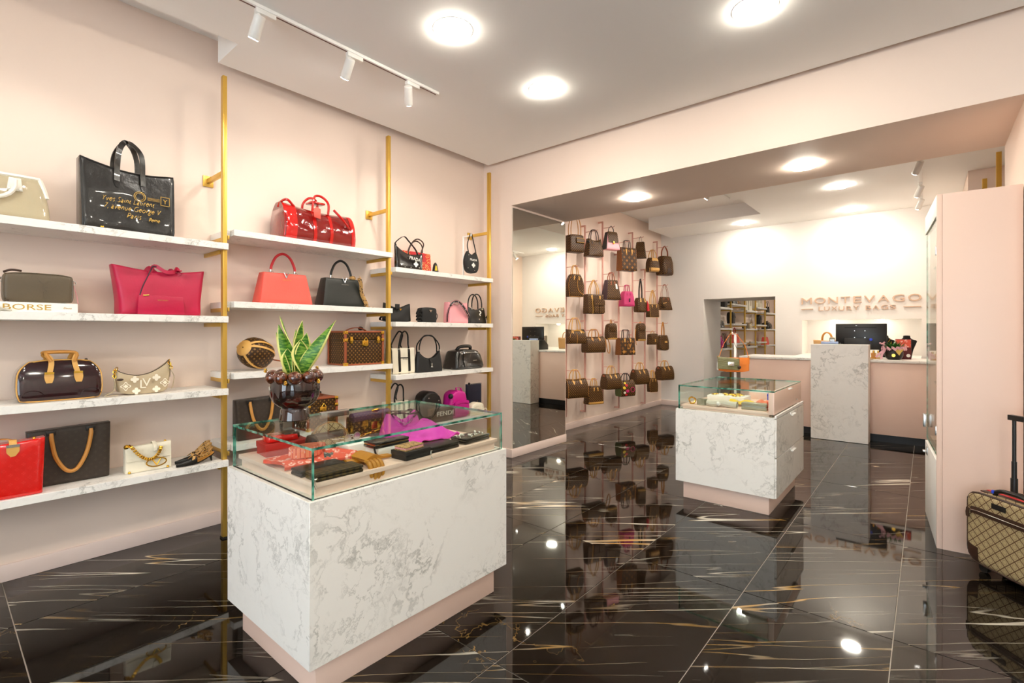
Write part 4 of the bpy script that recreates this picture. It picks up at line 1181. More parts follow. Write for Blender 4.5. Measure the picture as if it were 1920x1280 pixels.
# ------------------------------------------------------------------ right bay
t = bag_root('sequin_hobo', 'black sequinned shoulder bag with white letters on the top right shelf', (-3.80, 2.965, 2.052))
P = surf(.32, .15, .06, xw=lambda v: .96 + .06 * v, zt=lambda u: .05 * abs(2 * u - 1) ** 1.6 * (1.5 if u < .5 else .5) - .01, T=lambda v: 1 - .5 * v, e0=.5, ru=.2, puff=.15)
skin(MB(), P).build('body', 'patent_black', t)
MB().strap(smoothpath([P(.02, .98, -1), (-.15, 0, .24), (-.06, 0, .305), (0, 0, .27), (.08, 0, .20), P(.80, .97, -1)]), .02, .004, (0, 1, 0)).build('strap', 'nylon_black', t)
text_mesh('PRADA', .045, .002, 'white_print', t, (.045, -.037, .085), (PI / 2, .12, 0), width=.13)
flower(.06, .05, .028, -.036, 'white_print', t, 'emblem')
for x, z in ((-.11, .03), (-.07, .012), (.0, .015), (.10, .02)): MB().ball((x, -.036, z), .004, 6, 4).build('bead', 'pearl', t)
t = bag_root('printed_tote', 'red and orange printed tote with two tall dark handles', (-3.955, 3.165, 2.052))
P = surf(.36, .20, .13, xw=lambda v: .94 + .06 * v, T=lambda v: 1 - .5 * v, e0=.75, ru=.12, wr=.006, seed=4)
skin(MB(), P).build('body', 'red_print', t)
patch(P, .25, .78, .55, 1.0, .003, 8, 6).build('red_panel', 'leather_red', t)
for s in (-1, 1):
    MB().tube(smoothpath([P(.18 if s < 0 else .30, .78, s, .006), P(.2 if s < 0 else .32, 1.0, s, .008), (-.07 + .06 * (s > 0), s * .05, .29), (.0 + .06 * (s > 0), s * .05, .33), (.07 + .06 * (s > 0), s * .05, .29), P(.64 if s < 0 else .84, 1.0, s, .008), P(.66 if s < 0 else .84, .70, s, .006)]), .0065, 8).build('handle', 'leather_brown', t)
MB().box(-.02, .03, -.066, -.062, .165, .172).build('gold_line', 'gold_print', t)
t = thing('folded_charm', 'small black and yellow folded scarf in front of the red printed tote', 'scarf', (-3.765, 3.27, 2.052), W90)
MB().prism([(-.035, 0), (.035, 0), (.015, .075), (.0, .095), (-.018, .075)], 'y', -.012, .012).build('body', 'leather_black', t, bevel=.004)
MB().prism([(-.018, .012), (.016, .012), (.004, .06), (-.008, .062)], 'y', -.0145, -.011).build('yellow_patch', 'cloth_yellow', t)
t = bag_root('hanging_mini_bag', 'small black beaded bag with white letters hung from a gold shelf arm', (-3.80, 3.81, 2.09), W90)
P = surf(.20, .22, .06, xw=lambda v: .72 + .42 * math.sin(PI * min(1, v * .8 + .13)) - .18 * v, zt=lambda u: .035 * abs(2 * u - 1) ** 2 - .02, zb=lambda u: .045 * abs(2 * u - 1) ** 3, e0=.5, ru=.25, puff=.12, T=lambda v: 1 - .3 * v)
skin(MB(), P).build('body', 'nylon_black', t)
MB().strap(smoothpath([P(.06, .98, -1), (-.055, 0, .31), (-.012, 0, .425), (.0, 0, .432), (.012, 0, .425), (.05, 0, .31), P(.94, .98, -1)]), .012, .004, (0, 1, 0)).build('strap', 'nylon_black', t)
text_mesh('PRADA', .036, .002, 'white_print', t, (.0, -.0375, .13), (PI / 2, 0, 0), width=.105)
flower(.0, .085, .028, -.0375, 'white_print', t, 'emblem')
for x, z in ((-.07, .19), (-.08, .05), (.02, .03), (.06, .02)): MB().ball((x, -.036, z), .004, 6, 4).build('bead', 'pearl', t)
t = thing('bag_stand', 'white metal stand carrying the small black beaded bag', 'bag stand', (-3.86, 3.80, 2.052), W90)
MB().box(-.05, .05, -.0, .08, 0, .004).build('base', 'white_paint', t)
MB().box(-.006, .006, .045, .057, .004, .44).box(-.006, .006, -.075, .057, .44, .452).box(-.006, .006, -.075, -.066, .452, .47).build('post', 'white_paint', t, bevel=.001)

t = bag_root('nylon_hobo', 'black nylon bag with pointed corners behind the gold upright', (-3.90, 2.90, 1.547))
P = surf(.30, .15, .10, zt=lambda u: .05 * abs(2 * u - 1) ** 1.3 - .02, zb=lambda u: .01 * abs(2 * u - 1) ** 4, e0=.35, ru=.3, wr=.012, seed=9, puff=.15, T=lambda v: 1 - .5 * v)
skin(MB(), P).build('body', 'nylon_black', t)
MB().box(-.05, .0, -.05, -.04, .12, .17).build('strap_slider', 'nylon_black', t, bevel=.003)
MB().prism([(-.014, .125), (.014, .125), (0, .105)], 'y', -.062, -.056).build('triangle_plate', 'gold', t)
MB().strap(smoothpath([(-.15, -.03, .02), (-.19, -.04, .05), (-.21, -.03, .02), (-.17, -.05, .006)]), .03, .004, (0, 1, 0)).build('strap', 'nylon_black', t)
t = bag_root('nylon_camera_bag', 'black nylon camera bag with a crumpled strap on its left', (-3.86, 3.205, 1.547))
P = surf(.20, .15, .09, xw=lambda v: 1 - .06 * abs(2 * v - 1) ** 4, zt=lambda u: -.015 * abs(2 * u - 1) ** 4, e0=.6, ru=.2, puff=.12, xo=lambda v: .035)
skin(MB(), P).build('body', 'nylon_black', t)
MB().prism([(.02, .125), (.062, .125), (.041, .10)], 'y', -.055, -.047).build('triangle_plate', 'chrome', t)
for k in range(3):
    MB().strap(smoothpath([(-.06, -.04, .02 + .04 * k), (-.10, -.05, .05 + .04 * k), (-.125, -.04, .02 + .03 * k), (-.09, -.06, .012 + .04 * k)]), .028, .004, (0, 1, .2)).build('strap_fold', 'nylon_black', t)
MB().tube(smoothpath([(.13, -.02, .11), (.15, -.03, .07), (.135, -.03, .03)]), .004, 6).build('side_loop', 'leather_black', t)
t = bag_root('pink_bag', 'pastel pink leather bag with a black lettered strap over it', (-3.875, 3.655, 1.547))
P = surf(.27, .20, .12, zt=lambda u: .03 * abs(2 * u - 1) - .01, e0=.8, ru=.12, T=lambda v: 1 - .3 * v)
skin(MB(), P).build('body', 'leather_pink', t)
pth = smoothpath([(-.145, -.02, .01), (-.155, -.04, .10), (-.11, -.05, .20), (-.04, -.07, .225), (.03, -.085, .17), (.09, -.085, .10), (.125, -.07, .07)])
MB().strap(pth, .036, .004, (.5, 0, .85)).build('strap', 'leather_black', t)
MB().strap(pth, .030, .0055, (.5, 0, .85)).build('strap_stripe', 'leather_pink', t)
MB().strap(pth, .022, .007, (.5, 0, .85)).build('strap_centre', 'leather_black', t)
for k, ch in enumerate('MARCJ'):
    q = pth[14 + 4 * k]
    text_mesh(ch, .02, .001, 'white_print', t, (q.x, q.y - .006, q.z - .008), (PI / 2, .7, 0))
t = bag_root('quilted_hobo', 'black quilted leather bag with twin arched handles next to the pink bag', (-3.875, 3.945, 1.547))
P = surf(.30, .165, .11, xw=lambda v: 1 - .18 * v ** 2, zt=lambda u: .03 * abs(2 * u - 1) ** 1.5 - .015, e0=.55, ru=.22, puff=.2, wr=.02, seed=31, T=lambda v: 1 - .5 * v)
skin(MB(), P, 20, 14).build('body', 'leather_black', t)
handles(t, .16, .16, .165, (-.03, .03), .007, 'leather_black', p=.7)
for x in (-.08, .08): rings(t, [(x, -.035, .165)], .012, 'chrome', .003)
MB().strap(smoothpath([(.0, -.07, .14), (.02, -.075, .12), (.0, -.075, .10), (.015, -.075, .085)]), .012, .003, (1, 0, 0)).build('knot', 'white_print', t)
MB().prism([(-.01, .05), (.01, .05), (0, .032)], 'y', -.071, -.066).build('triangle_plate', 'chrome', t)
MB().strap([(.145, -.03, .06), (.165, -.04, .10), (.16, -.04, .04)], .02, .003, (0, 1, 0)).build('side_tag', 'leather_black', t)

def striped_tote(label, loc, w=.27):
    t = bag_root('striped_tote', label, loc)
    P = surf(w, .245, .14, e0=.9, ru=.06, T=lambda v: 1 - .2 * v, xw=lambda v: .97 + .03 * v)
    skin(MB(), P).build('body', 'canvas_cream', t)
    for u in (.30, .73): patch(P, u - .05, u + .05, 0, 1, .002, 3, 8).build('vertical_band', 'leather_black', t)
    patch(P, .35, .68, .60, .64, .003, 4, 2).build('cross_band', 'leather_black', t)
    for u in (.0, 1.0):
        q = [P(u, k / 8, -1) for k in range(9)]
        MB().tube(q, .004, 6).build('side_binding', 'leather_black', t)
    for s, dx in ((-1, 0), (1, .03)):
        MB().tube(smoothpath([P(.30, .98, s, .004), (-.055 + dx * 0, s * .06, .28), (-.03 + dx, s * .06, .37), (.01 + dx, s * .06, .405), (.045 + dx, s * .06, .37), (.05 + dx * 0, s * .06, .28), P(.73, .98, s, .004)]), .0075, 8).build('handle', 'leather_black', t)
    text_mesh('THE TOTE BAG', .014, .001, 'leather_brown', t, (.005, -.0765, .135), (PI / 2, 0, 0), width=.055)
    return t
striped_tote('cream canvas tote with black bands and looped black handles', (-3.895, 2.935, 1.052))
striped_tote('cream banded tote on the lowest shelf seen through the glass counter', (-3.92, 2.90, .542), .24)
t = bag_root('jackie_hobo', 'black canvas shoulder bag with metal piston clasp and twin handles', (-3.84, 3.24, 1.052))
P = surf(.33, .165, .08, xw=lambda v: 1 - .16 * v ** 1.5, zt=lambda u: .075 * abs(2 * u - 1) ** 2.2 - .035, e0=.55, ru=.15, puff=.1, T=lambda v: 1 - .4 * v)
skin(MB(), P, 20, 14).build('body', 'nylon_black', t)
edgeline(P, .004, -1, bottom=False).build('trim', 'leather_black', t)
for s in (-1, 1):
    MB().tube(smoothpath([P(.03, .99, s), (-.125, s * .02, .27), (-.07 + .015 * s, s * .02, .345), (0, s * .02, .365), (.07 + .015 * s, s * .02, .345), (.125, s * .02, .27), P(.97, .99, s)]), .0065, 8).build('handle', 'leather_black', t)
for x in (-.135, .135): MB().tube([(x, -.02, .205), (x, -.02, .222)], .010, 8).build('handle_ferrule', 'chrome', t)
MB().strap([(0, -.03, .135), (.005, -.042, .10), (.008, -.045, .085)], .016, .004, (1, 0, 0)).build('closure_tab', 'leather_black', t)
MB().tube([(.008, -.048, .088), (.010, -.048, .055)], .006, 8).tube([(-.002, -.048, .052), (.022, -.048, .048)], .0045, 6).build('piston_clasp', 'chrome', t)
t = bag_root('slouchy_satchel', 'crumpled glossy black leather satchel with chrome zip', (-3.905, 3.79, 1.052))
P = surf(.42, .19, .27, xw=lambda v: 1 - .22 * v ** 2, zt=lambda u: .02 * math.sin(PI * u), T=lambda v: 1 - .35 * v, e0=.6, ru=.2, wr=.03, seed=16, eb=.75)
skin(MB(), P, 22, 14).build('body', 'glazed_black', t)
patch(P, .25, .97, .12, .82, .006, 10, 8, thick=.008).build('front_pocket', 'glazed_black', t)
MB().tube([P(.24 + .74 * k / 8, .84, -1, .012) for k in range(9)], .005, 6).build('zip', 'chrome', t)
MB().tube(smoothpath([(-.09, .02, .19), (-.07, -.02, .235), (.08, -.02, .24), (.13, .02, .20)]), .018, 8).build('rolled_handle', 'glazed_black', t)
for p_ in (P(.12, .9, -1, .01), P(.17, .82, -1, .014)): MB().ball(p_, .012, 8, 6).build('ring', 'chrome', t)
MB().strap(smoothpath([P(.13, .85, -1, .012), P(.09, .5, -1, .012), P(.05, .15, -1, .012)]), .02, .004, (1, 0, 0)).build('strap', 'glazed_black', t)
text_mesh('GIVENCHY', .012, .001, 'steel', t, (.05, -.138, .085), (PI / 2 - .2, 0, 0))

# lowest shelf of the right bay
t = bag_root('black_backpack', 'rounded black backpack on the lowest shelf behind the glass', (-3.94, 3.33, .542), W90, 'backpack')
P = surf(.27, .30, .15, xw=lambda v: .9 + .1 * math.sin(PI * v) - .25 * max(0, v - .6) ** 1.2, zt=lambda u: -.06 * abs(2 * u - 1) ** 2.2, e0=.5, ru=.3, puff=.15, xo=lambda v: -.02 * v)
skin(MB(), P).build('body', 'leather_black', t)
patch(P, .1, .95, .55, .92, .006, 8, 5, thick=.01).build('front_pocket', 'leather_black', t)
MB().ball((-.07, -.085, .235), .010, 8, 6).build('stud', 'chrome', t); MB().ball((.06, -.09, .2), .008, 8, 6).build('stud', 'chrome', t)
t = bag_root('letter_bag', 'dark taupe bag with white studded letters on the lowest shelf', (-3.785, 3.36, .542))
P = surf(.30, .14, .06, e0=.8, ru=.1, puff=.06)
skin(MB(), P).build('body', 'leather_brown', t)
text_mesh('FENDI', .065, .003, 'pearl', t, (.03, -.034, .06), (PI / 2, 0, 0), width=.22)
t = bag_root('mini_backpack', 'magenta studded mini backpack with a black pompom', (-3.87, 3.635, .542), W90, 'backpack')
P = surf(.25, .285, .15, xw=lambda v: 1 - .3 * max(0, v - .45) ** 1.3, zt=lambda u: -.05 * abs(2 * u - 1) ** 2.4, e0=.55, ru=.25, puff=.12)
skin(MB(), P).build('body', 'leather_hotpink', t)
o = patch(P, .12, .9, .12, .62, .02, 8, 6, thick=.03).build('front_pocket', 'leather_hotpink', t)
patch(P, .1, .92, .56, .68, .034, 8, 3, thick=.008).build('pocket_flap', 'leather_hotpink', t)
MB().strap(smoothpath([P(.35, .97, -1), (-.03, -.05, .315), (.03, -.05, .31), P(.65, .97, -1)]), .018, .005, (0, 1, 0)).build('top_handle', 'leather_hotpink', t)
sp = MB()
for k in range(9): sp.ball(P(.14 + .09 * k, .55, -1, .042), .004, 5, 3)
for k in range(8): sp.ball(P(.08, .15 + .09 * k, -1, .004), .004, 5, 3); sp.ball(P(.95, .15 + .09 * k, -1, .004), .004, 5, 3)
sp.build('studs', 'chrome', t)
MB().ball((-.115, -.06, .235), .028, 12, 8).build('pompom', 'nylon_black', t)
t = bag_root('navy_clutch', 'upright navy clutch edged with pale studs by the mirror pier', (-3.955, 4.005, .542), W90, 'clutch')
P = surf(.235, .32, .03, e0=.7, ru=.06, puff=.1)
skin(MB(), P).build('body', 'leather_navy', t)
sp = MB()
for k in range(14): sp.ball(P(.985, .04 + .07 * k, -1, .0), .005, 5, 3)
for k in range(10): sp.ball(P(.06 + .095 * k, .985, -1, .0), .004, 5, 3)
sp.build('studs', 'pearl', t)
MB().ball((-.08, -.01, .325), .014, 8, 6).build('bow', 'leather_black', t)
text_mesh('V', .02, .001, 'gold_print', t, (.045, -.0185, .11), (PI / 2, 0, 0))
t = bag_root('cream_mini_bag', 'tiny cream studded bag in front of the navy clutch', (-3.81, 3.89, .542))
P = surf(.22, .135, .09, xw=lambda v: 1 - .2 * v ** 3, zt=lambda u: -.03 * abs(2 * u - 1) ** 2, e0=.5, ru=.3, puff=.1)
skin(MB(), P).build('body', 'leather_cream', t)
sp = MB()
for i in range(5):
    for j in range(3): sp.ball(P(.2 + .15 * i, .3 + .2 * j, -1, .002), .003, 5, 3)
sp.build('studs', 'gold', t)
MB().tube(smoothpath([(.11, -.02, .05), (.15, -.02, .05), (.155, -.03, .015)]), .004, 6).build('strap', 'leather_cream', t)
# ------------------------------------------------------------------ bags hanging on the pink rails
RODZ = {i: [] for i in range(7)}
WG = 'bags hanging on the pink rails'
T_dome = lambda v: sq(1 - (max(0, v - .3) / .72) ** 2) * (.94 + .06 * min(1, v * 5))
def wbag(kind, name, label, i, zb, h, hh, L, body='monogram', hand='leather_tan', dep=.55, rz=math.radians(68), nh=2, r=.007, dy=0., seed=0, x=-3.85, **kw):
    RODZ[i].append(zb + h + hh - .016)
    t = thing(name, label, 'backpack' if kind == 'backpack' else 'handbag', (x, RY[i] + dy, zb), rz, WG)
    d = L * dep
    S = dict(e0=.82, ru=.12)
    if kind == 'dome': S = dict(T=T_dome, e0=.95, ru=.06, zt=lambda u: -.012 * math.sin(PI * u))
    if kind == 'box': S = dict(T=lambda v: 1 - .25 * v ** 2, e0=.85, ru=.1, zt=lambda u: -.012 * abs(2 * u - 1) ** 3)
    if kind == 'tote': S = dict(T=lambda v: 1 - .3 * v, e0=.93, ru=.05, xw=lambda v: .98 + .02 * v)
    if kind == 'alma': S = dict(xw=lambda v: 1 - .12 * v - .45 * max(0, v - .55) ** 1.6 * 2.2, T=lambda v: 1 - .3 * v, e0=.85, ru=.1)
    if kind == 'ellipse': S = dict(xw=lambda v: .86 + .2 * math.sin(PI * (.1 + .62 * v)) - .62 * max(0, v - .45) ** 1.7 * 2, T=lambda v: 1 - .3 * v, e0=.75, ru=.15)
    if kind == 'trapeze': S = dict(xw=lambda v: 1 - .33 * v, T=lambda v: 1 - .5 * v, e0=.85, ru=.08)
    if kind == 'bucket': S = dict(xw=lambda v: .9 + .14 * math.sin(PI * min(1, .15 + v * .6)) - .5 * max(0, v - .6) ** 1.4 * 1.6, T=lambda v: 1 - .35 * v ** 2, e0=.5, ru=.5, eb=.75, wr=.015)
    if kind == 'slouch': S = dict(xw=lambda v: 1.02 - .22 * v, zt=lambda u: -.03 * math.sin(PI * u), T=lambda v: 1 - .45 * v, e0=.7, ru=.2, wr=.022)
    if kind == 'backpack': S = dict(xw=lambda v: .95 + .08 * math.sin(PI * v) - .35 * max(0, v - .65) ** 1.2, T=lambda v: 1 - .3 * v, zt=lambda u: -.03 * abs(2 * u - 1) ** 2, e0=.5, ru=.4, wr=.018, eb=.7)
    if kind == 'hobo': S = dict(xw=lambda v: .8 + .26 * math.sin(PI * min(1, .2 + v * .5)) - .55 * max(0, v - .5) ** 1.3, T=lambda v: 1 - .5 * v, zb=lambda u: .03 * abs(2 * u - 1) ** 2, e0=.45, ru=.5, wr=.01)
    S['seed'] = seed
    P = surf(L, h, d, **S)
    skin(MB(), P, 14, 12).build('body', body, t)
    top = h - (.03 if kind in ('slouch',) else .004)
    if nh == 2:
        hy = d * .26 * (.55 if kind in ('tote', 'alma', 'trapeze', 'slouch', 'ellipse') else .8)
        sp = L * kw.get('span', .42)
        zz = kw.get('hz', .94) * h
        for s in (-1, 1):
            a = [(-sp / 2, s * hy, zz - .02), (-sp / 2 * .96, s * hy, zz + (h + hh - zz) * .45), (-sp / 2 * kw.get('nar', .55), s * hy * .5, h + hh * .93), (0, s * hy * .3, h + hh), (sp / 2 * kw.get('nar', .55), s * hy * .5, h + hh * .93), (sp / 2 * .96, s * hy, zz + (h + hh - zz) * .45), (sp / 2, s * hy, zz - .02)]
            MB().tube(smoothpath(a, 4), r, 7).build('handle', hand, t)
        if kw.get('tab', True):
            for u in (.5 - kw.get('span', .42) / 2, .5 + kw.get('span', .42) / 2):
                patch(P, u - .055, u + .055, .74, .93, .003, 4, 5, shape=lambda b: .5 + .5 * b).build('handle_tab', hand if hand.startswith('leather_tan') else kw.get('tabm', hand), t)
    elif nh == 1:
        sp = L * kw.get('span', .5)
        a = [(-sp / 2, 0, top - .02), (-sp / 2 * .9, 0, h + hh * .5), (-sp * .08, 0, h + hh * .97), (sp * .08, 0, h + hh * .97), (sp / 2 * .9, 0, h + hh * .5), (sp / 2, 0, top - .02)]
        MB().strap(smoothpath(a, 5), kw.get('sw', .02), .004, (0, 1, 0)).build('strap', hand, t)
    if kw.get('pipe'): edgeline(P, .003, -1).build('piping', kw['pipe'], t)
    if kw.get('base'): patch(P, 0, 1, 0, kw.get('baseh', .14), .004, 10, 3, thick=.005).build('base_band', kw['base'], t); 
    if kw.get('base'): patch(P, 0, 1, 0, kw.get('baseh', .14), .004, 10, 3, s=1, thick=.005).build('base_band', kw['base'], t)
    if kw.get('ends'):
        for sx in (-1, 1):
            q = P(0 if sx < 0 else 1, .87)
            MB().prism([(-d * .16, h * .80), (d * .16, h * .80), (d * .10, h * .93), (-d * .10, h * .93)], 'x', q.x - .004, q.x + .004).build('end_tab', kw['ends'], t, bevel=.002)
    return t, P, d
M_, Mf, TAN, TL = 'monogram', 'monogram_fine', 'leather_tan', 'leather_tan_light'
# first row
t, P, d = wbag('box', 'shoulder_bag', 'boxy monogram bag with front zip pocket, top row beside the mirror', 0, 2.585, .25, .33, .24, Mf, TAN, dep=.62, span=.7, nar=.3, tab=False, r=.006)
o = patch(P, .42, .98, .52, .80, .008, 6, 4, thick=.012).build('zip_pocket', Mf, t)
for v in (.55, .78): MB().tube([P(.42 + .56 * k / 6, v, -1, .018) for k in range(7)], .004, 6).build('pocket_trim', TL, o)
t, P, d = wbag('slouch', 'slouchy_tote', 'slouchy dark monogram tote with thin dark handles, top row', 1, 2.588, .266, .137, .28, Mf, 'leather_brown', dep=.6, seed=2, span=.5)
MB().ball((-.14, -.05, .21), .02, 10, 6).build('zip_pull', 'leather_black', t)
t, P, d = wbag('trapeze', 'flap_satchel', 'monogram satchel with pale pink lower front, top row', 2, 2.757, .28, .10, .27, 'leather_pink', 'leather_brown', dep=.5, nh=1, span=.4, sw=.014)
patch(P, 0, 1, .38, 1.0, .006, 8, 6, thick=.008, shape=lambda b: .82 + .18 * b).build('flap', Mf, t)
for sx in (0, 1):
    MB().sheet(lambda a, b: (P(sx, b, -1).x * 1.01, (a - .5) * d * .98 * (1 - .5 * b), b * .275), 3, 6, .004).build('gusset', 'leather_black', t)
MB().box(-.014, .014, -d * .36 - .03, -d * .36 - .02, .085, .13).build('clasp', 'gold', t, bevel=.003)
t, P, d = wbag('tote', 'tall_tote', 'tall monogram tote with tan sides, largest in the top row', 3, 2.472, .384, .125, .32, 'monogram_giant', 'leather_brown', dep=.5, span=.38, nar=.9, r=.006, tabm=TL)
for sx in (0, 1): MB().sheet(lambda a, b: (P(sx, b, -1).x * 1.008, (a - .5) * d * .96 * (1 - .3 * b), b * .38), 3, 6, .004).build('gusset', 'monogram_reverse', t)
t, P, d = wbag('trapeze', 'narrow_bag', 'narrow monogram bag hanging end-on, top row', 4, 2.746, .28, .10, .20, Mf, 'leather_brown', dep=.8, rz=math.radians(20), nh=1, span=.2, sw=.02)
patch(P, .06, .94, .45, 1.0, .006, 6, 4, thick=.008).build('flap', Mf, t)
t, P, d = wbag('bucket', 'drawstring_bag', 'small monogram bucket bag with yellow tan top and base, top row', 5, 2.554, .25, .15, .23, Mf, TL, dep=.75, seed=5, r=.008, span=.5, baseh=.26, base=TL)
patch(P, .15, .85, .78, .98, .004, 8, 4).build('collar', TL, t)
t, P, d = wbag('bucket', 'bucket_bag', 'large monogram bucket bag at the far end of the top row', 6, 2.537, .36, .20, .29, M_, 'leather_rust', dep=.85, nh=1, span=.55, sw=.03, seed=8)
patch(P, .25, .75, .02, .35, .004, 6, 5, shape=lambda b: 1 - .5 * b).build('base_patch', 'leather_brown', t)
# second row
t, P, d = wbag('ellipse', 'ellipse_bag', 'rounded monogram bag with tan piped pocket, second row beside the mirror', 0, 1.953, .319, .129, .25, Mf, TL, dep=.55, pipe=TAN, span=.4)
MB().tube(smoothpath([P(.98, .08, -1, .004), P(.62, .25, -1, .004), P(.52, .55, -1, .004), P(.62, .80, -1, .004), P(.9, .85, -1, .004)]), .004, 6).build('pocket_seam', TAN, t)
t, P, d = wbag('tote', 'pocket_tote', 'monogram tote with twin front pockets and long tan straps, second row', 1, 1.726, .29, .217, .30, Mf, TL, dep=.5, span=.5, nar=.25, r=.007)
for u0, u1 in ((.32, .62), (.66, .98)): patch(P, u0, u1, .05, .52, .012, 4, 4, thick=.02).build('front_pocket', Mf, t)
patch(P, .30, 1.0, .44, .70, .026, 6, 3, thick=.006).build('pocket_flap', M_, t)
MB().tube([P(.28, k / 6, -1, .004) for k in range(7)], .005, 6).build('piping', TL, t)
t, P, d = wbag('trapeze', 'trapeze_bag', 'trapeze monogram bag with plum sides, second row', 2, 1.962, .315, .119, .28, Mf, 'leather_rust', dep=.6, span=.35)
for sx in (0, 1): MB().sheet(lambda a, b: (P(sx, b, -1).x * 1.012, (a - .5) * d * .98 * (1 - .5 * b), b * .312), 3, 6, .004).build('gusset', 'leather_plum', t)
patch(P, .70, .86, .55, .80, .006, 3, 4).build('white_tag', 'white_print', t)
t, P, d = wbag('alma', 'domed_bag', 'raspberry pink domed bag, the only plain pink one on the rails', 3, 1.88, .25, .107, .24, 'leather_fuchsia', 'leather_fuchsia', dep=.6, span=.34, nar=.85)
MB().box(-.008, .008, -d * .5 - .008, -d * .5, .07, .13).build('luggage_tag', 'leather_black', t)
MB().tube([P(k / 8, .12, -1, .003) for k in range(9)], .003, 6).build('seam', 'leather_fuchsia', t)
t, P, d = wbag('bucket', 'tassel_bag', 'dark monogram bucket bag with red tassel and long black strap, second row', 4, 1.797, .25, .33, .22, Mf, 'leather_black', dep=.7, nh=1, span=.3, sw=.03, seed=3)
MB().tube([(.08, -.08, .20), (.09, -.09, .13), (.09, -.09, .02)], [.006, .02, .026], 8).build('tassel', 'leather_red', t)
for u in (.25, .75): patch(P, u - .07, u + .07, .70, .98, .004, 3, 4).build('strap_tab', TL, t)
t, P, d = wbag('tote', 'small_shopper', 'small monogram shopper with long tan straps, second row near the end', 5, 1.721, .239, .254, .215, Mf, TL, dep=.6, span=.5, nar=.25, pipe=TL)
t, P, d = wbag('trapeze', 'wide_shoulder_bag', 'wide monogram bag with small hanging purse at the end of the second row', 6, 1.872, .25, .24, .31, M_, 'leather_rust', dep=.4, span=.5, nar=.3, r=.004)
MB().ball((-.08, -.075, .09), .05, 12, 8, (1, .5, 1)).build('coin_purse', Mf, t)
MB().strap([(-.12, -.085, .12), (-.08, -.103, .13), (-.03, -.085, .14)], .012, .003, (0, 0, 1)).build('purse_strap', TL, t)
# third row
t, P, d = wbag('dome', 'pleated_bag', 'pleated monogram bag with tan yoke, third row beside the mirror', 0, 1.284, .206, .16, .29, Mf, TL, dep=.6, span=.5, hz=.9)
MB().strap(smoothpath([P(.02, .45, -1, .004), P(.15, .8, -1, .006), P(.4, .95, -1, .008), P(.7, .95, -1, .008), P(.9, .75, -1, .006)]), .02, .004, (0, -.4, 1)).build('yoke', TL, t)
MB().tube([P(.45, k / 6 * .8, -1, .004) for k in range(7)], .004, 6).build('seam', TAN, t)
t, P, d = wbag('dome', 'wide_duffel', 'wide flared monogram handbag, third row', 1, 1.141, .246, .105, .33, Mf, TAN, dep=.55, ends='leather_rust', span=.4)
t, P, d = wbag('backpack', 'small_backpack', 'small monogram backpack with loose tan strap, third row', 2, 1.333, .255, .06, .19, Mf, TAN, dep=.7, nh=1, span=.15, sw=.02, seed=4, base=TL, baseh=.1)
patch(P, .08, .92, .52, 1.0, .008, 6, 4, thick=.008, shape=lambda b: .75 + .25 * b).build('flap', Mf, t)
MB().strap(smoothpath([(-.09, .03, .02), (-.11, -.02, -.08), (-.085, -.03, -.20), (-.05, -.03, -.21), (-.04, -.02, -.10), (-.05, .02, .02)]), .018, .004, (0, 1, 0)).build('shoulder_strap', TAN, t)
t, P, d = wbag('tote', 'two_tone_tote', 'two-tone monogram tote with giant pattern and round handles, third row', 3, 1.07, .284, .133, .31, 'monogram_giant', 'leather_brown', dep=.5, span=.4, nar=.9, tabm=TL, dy=-.05)
for sx in (0, 1): MB().sheet(lambda a, b: (P(sx, b, -1).x * 1.008, (a - .5) * d * .96 * (1 - .3 * b), b * .28), 3, 6, .004).build('gusset', 'monogram_reverse', t)
text_mesh('L', .11, .002, 'leather_tan', t, (.0, -d / 2 - .004, .10), (PI / 2, 0, 0), name='letter')
text_mesh('V', .11, .002, 'leather_tan', t, (.03, -d / 2 - .005, .115), (PI / 2, 0, 0), name='letter')
for x in (-.10, .11): flower(x, .055, .03, -d / 2 - .004, 'leather_tan', t)
t, P, d = wbag('backpack', 'strap_backpack', 'taller monogram backpack with tan straps, third row', 4, 1.293, .31, .03, .175, Mf, TAN, dep=.75, nh=1, span=.15, sw=.02, seed=6, base=TL, baseh=.1)
patch(P, .05, .95, .6, 1.0, .008, 6, 4, thick=.008, shape=lambda b: .7 + .3 * b).build('flap', Mf, t)
MB().strap(smoothpath([(-.08, .03, .22), (-.12, .0, .10), (-.11, -.01, -.04), (-.09, -.01, -.07)]), .018, .004, (0, 1, 0)).build('shoulder_strap', TAN, t)
t, P, d = wbag('box', 'flap_pouch', 'little monogram flap bag with tan top handle, third row', 5, 1.219, .20, .055, .19, Mf, TL, dep=.55, nh=1, span=.4, sw=.014)
patch(P, .04, .96, .42, 1.0, .006, 6, 4, thick=.008, shape=lambda b: .8 + .2 * b).build('flap', Mf, t)
MB().box(.0, .016, -d * .5 - .02, -d * .5 - .008, .05, .10).build('closure', TL, t)
t, P, d = wbag('hobo', 'teardrop_hobo', 'teardrop monogram hobo with tan buckled strap at the end of the third row', 6, 1.098, .29, .245, .24, Mf, TAN, dep=.6, nh=1, span=.25, sw=.03, dy=-.08)
patch(P, .5, .72, .50, .62, .004, 4, 3).build('tan_patch', TL, t)
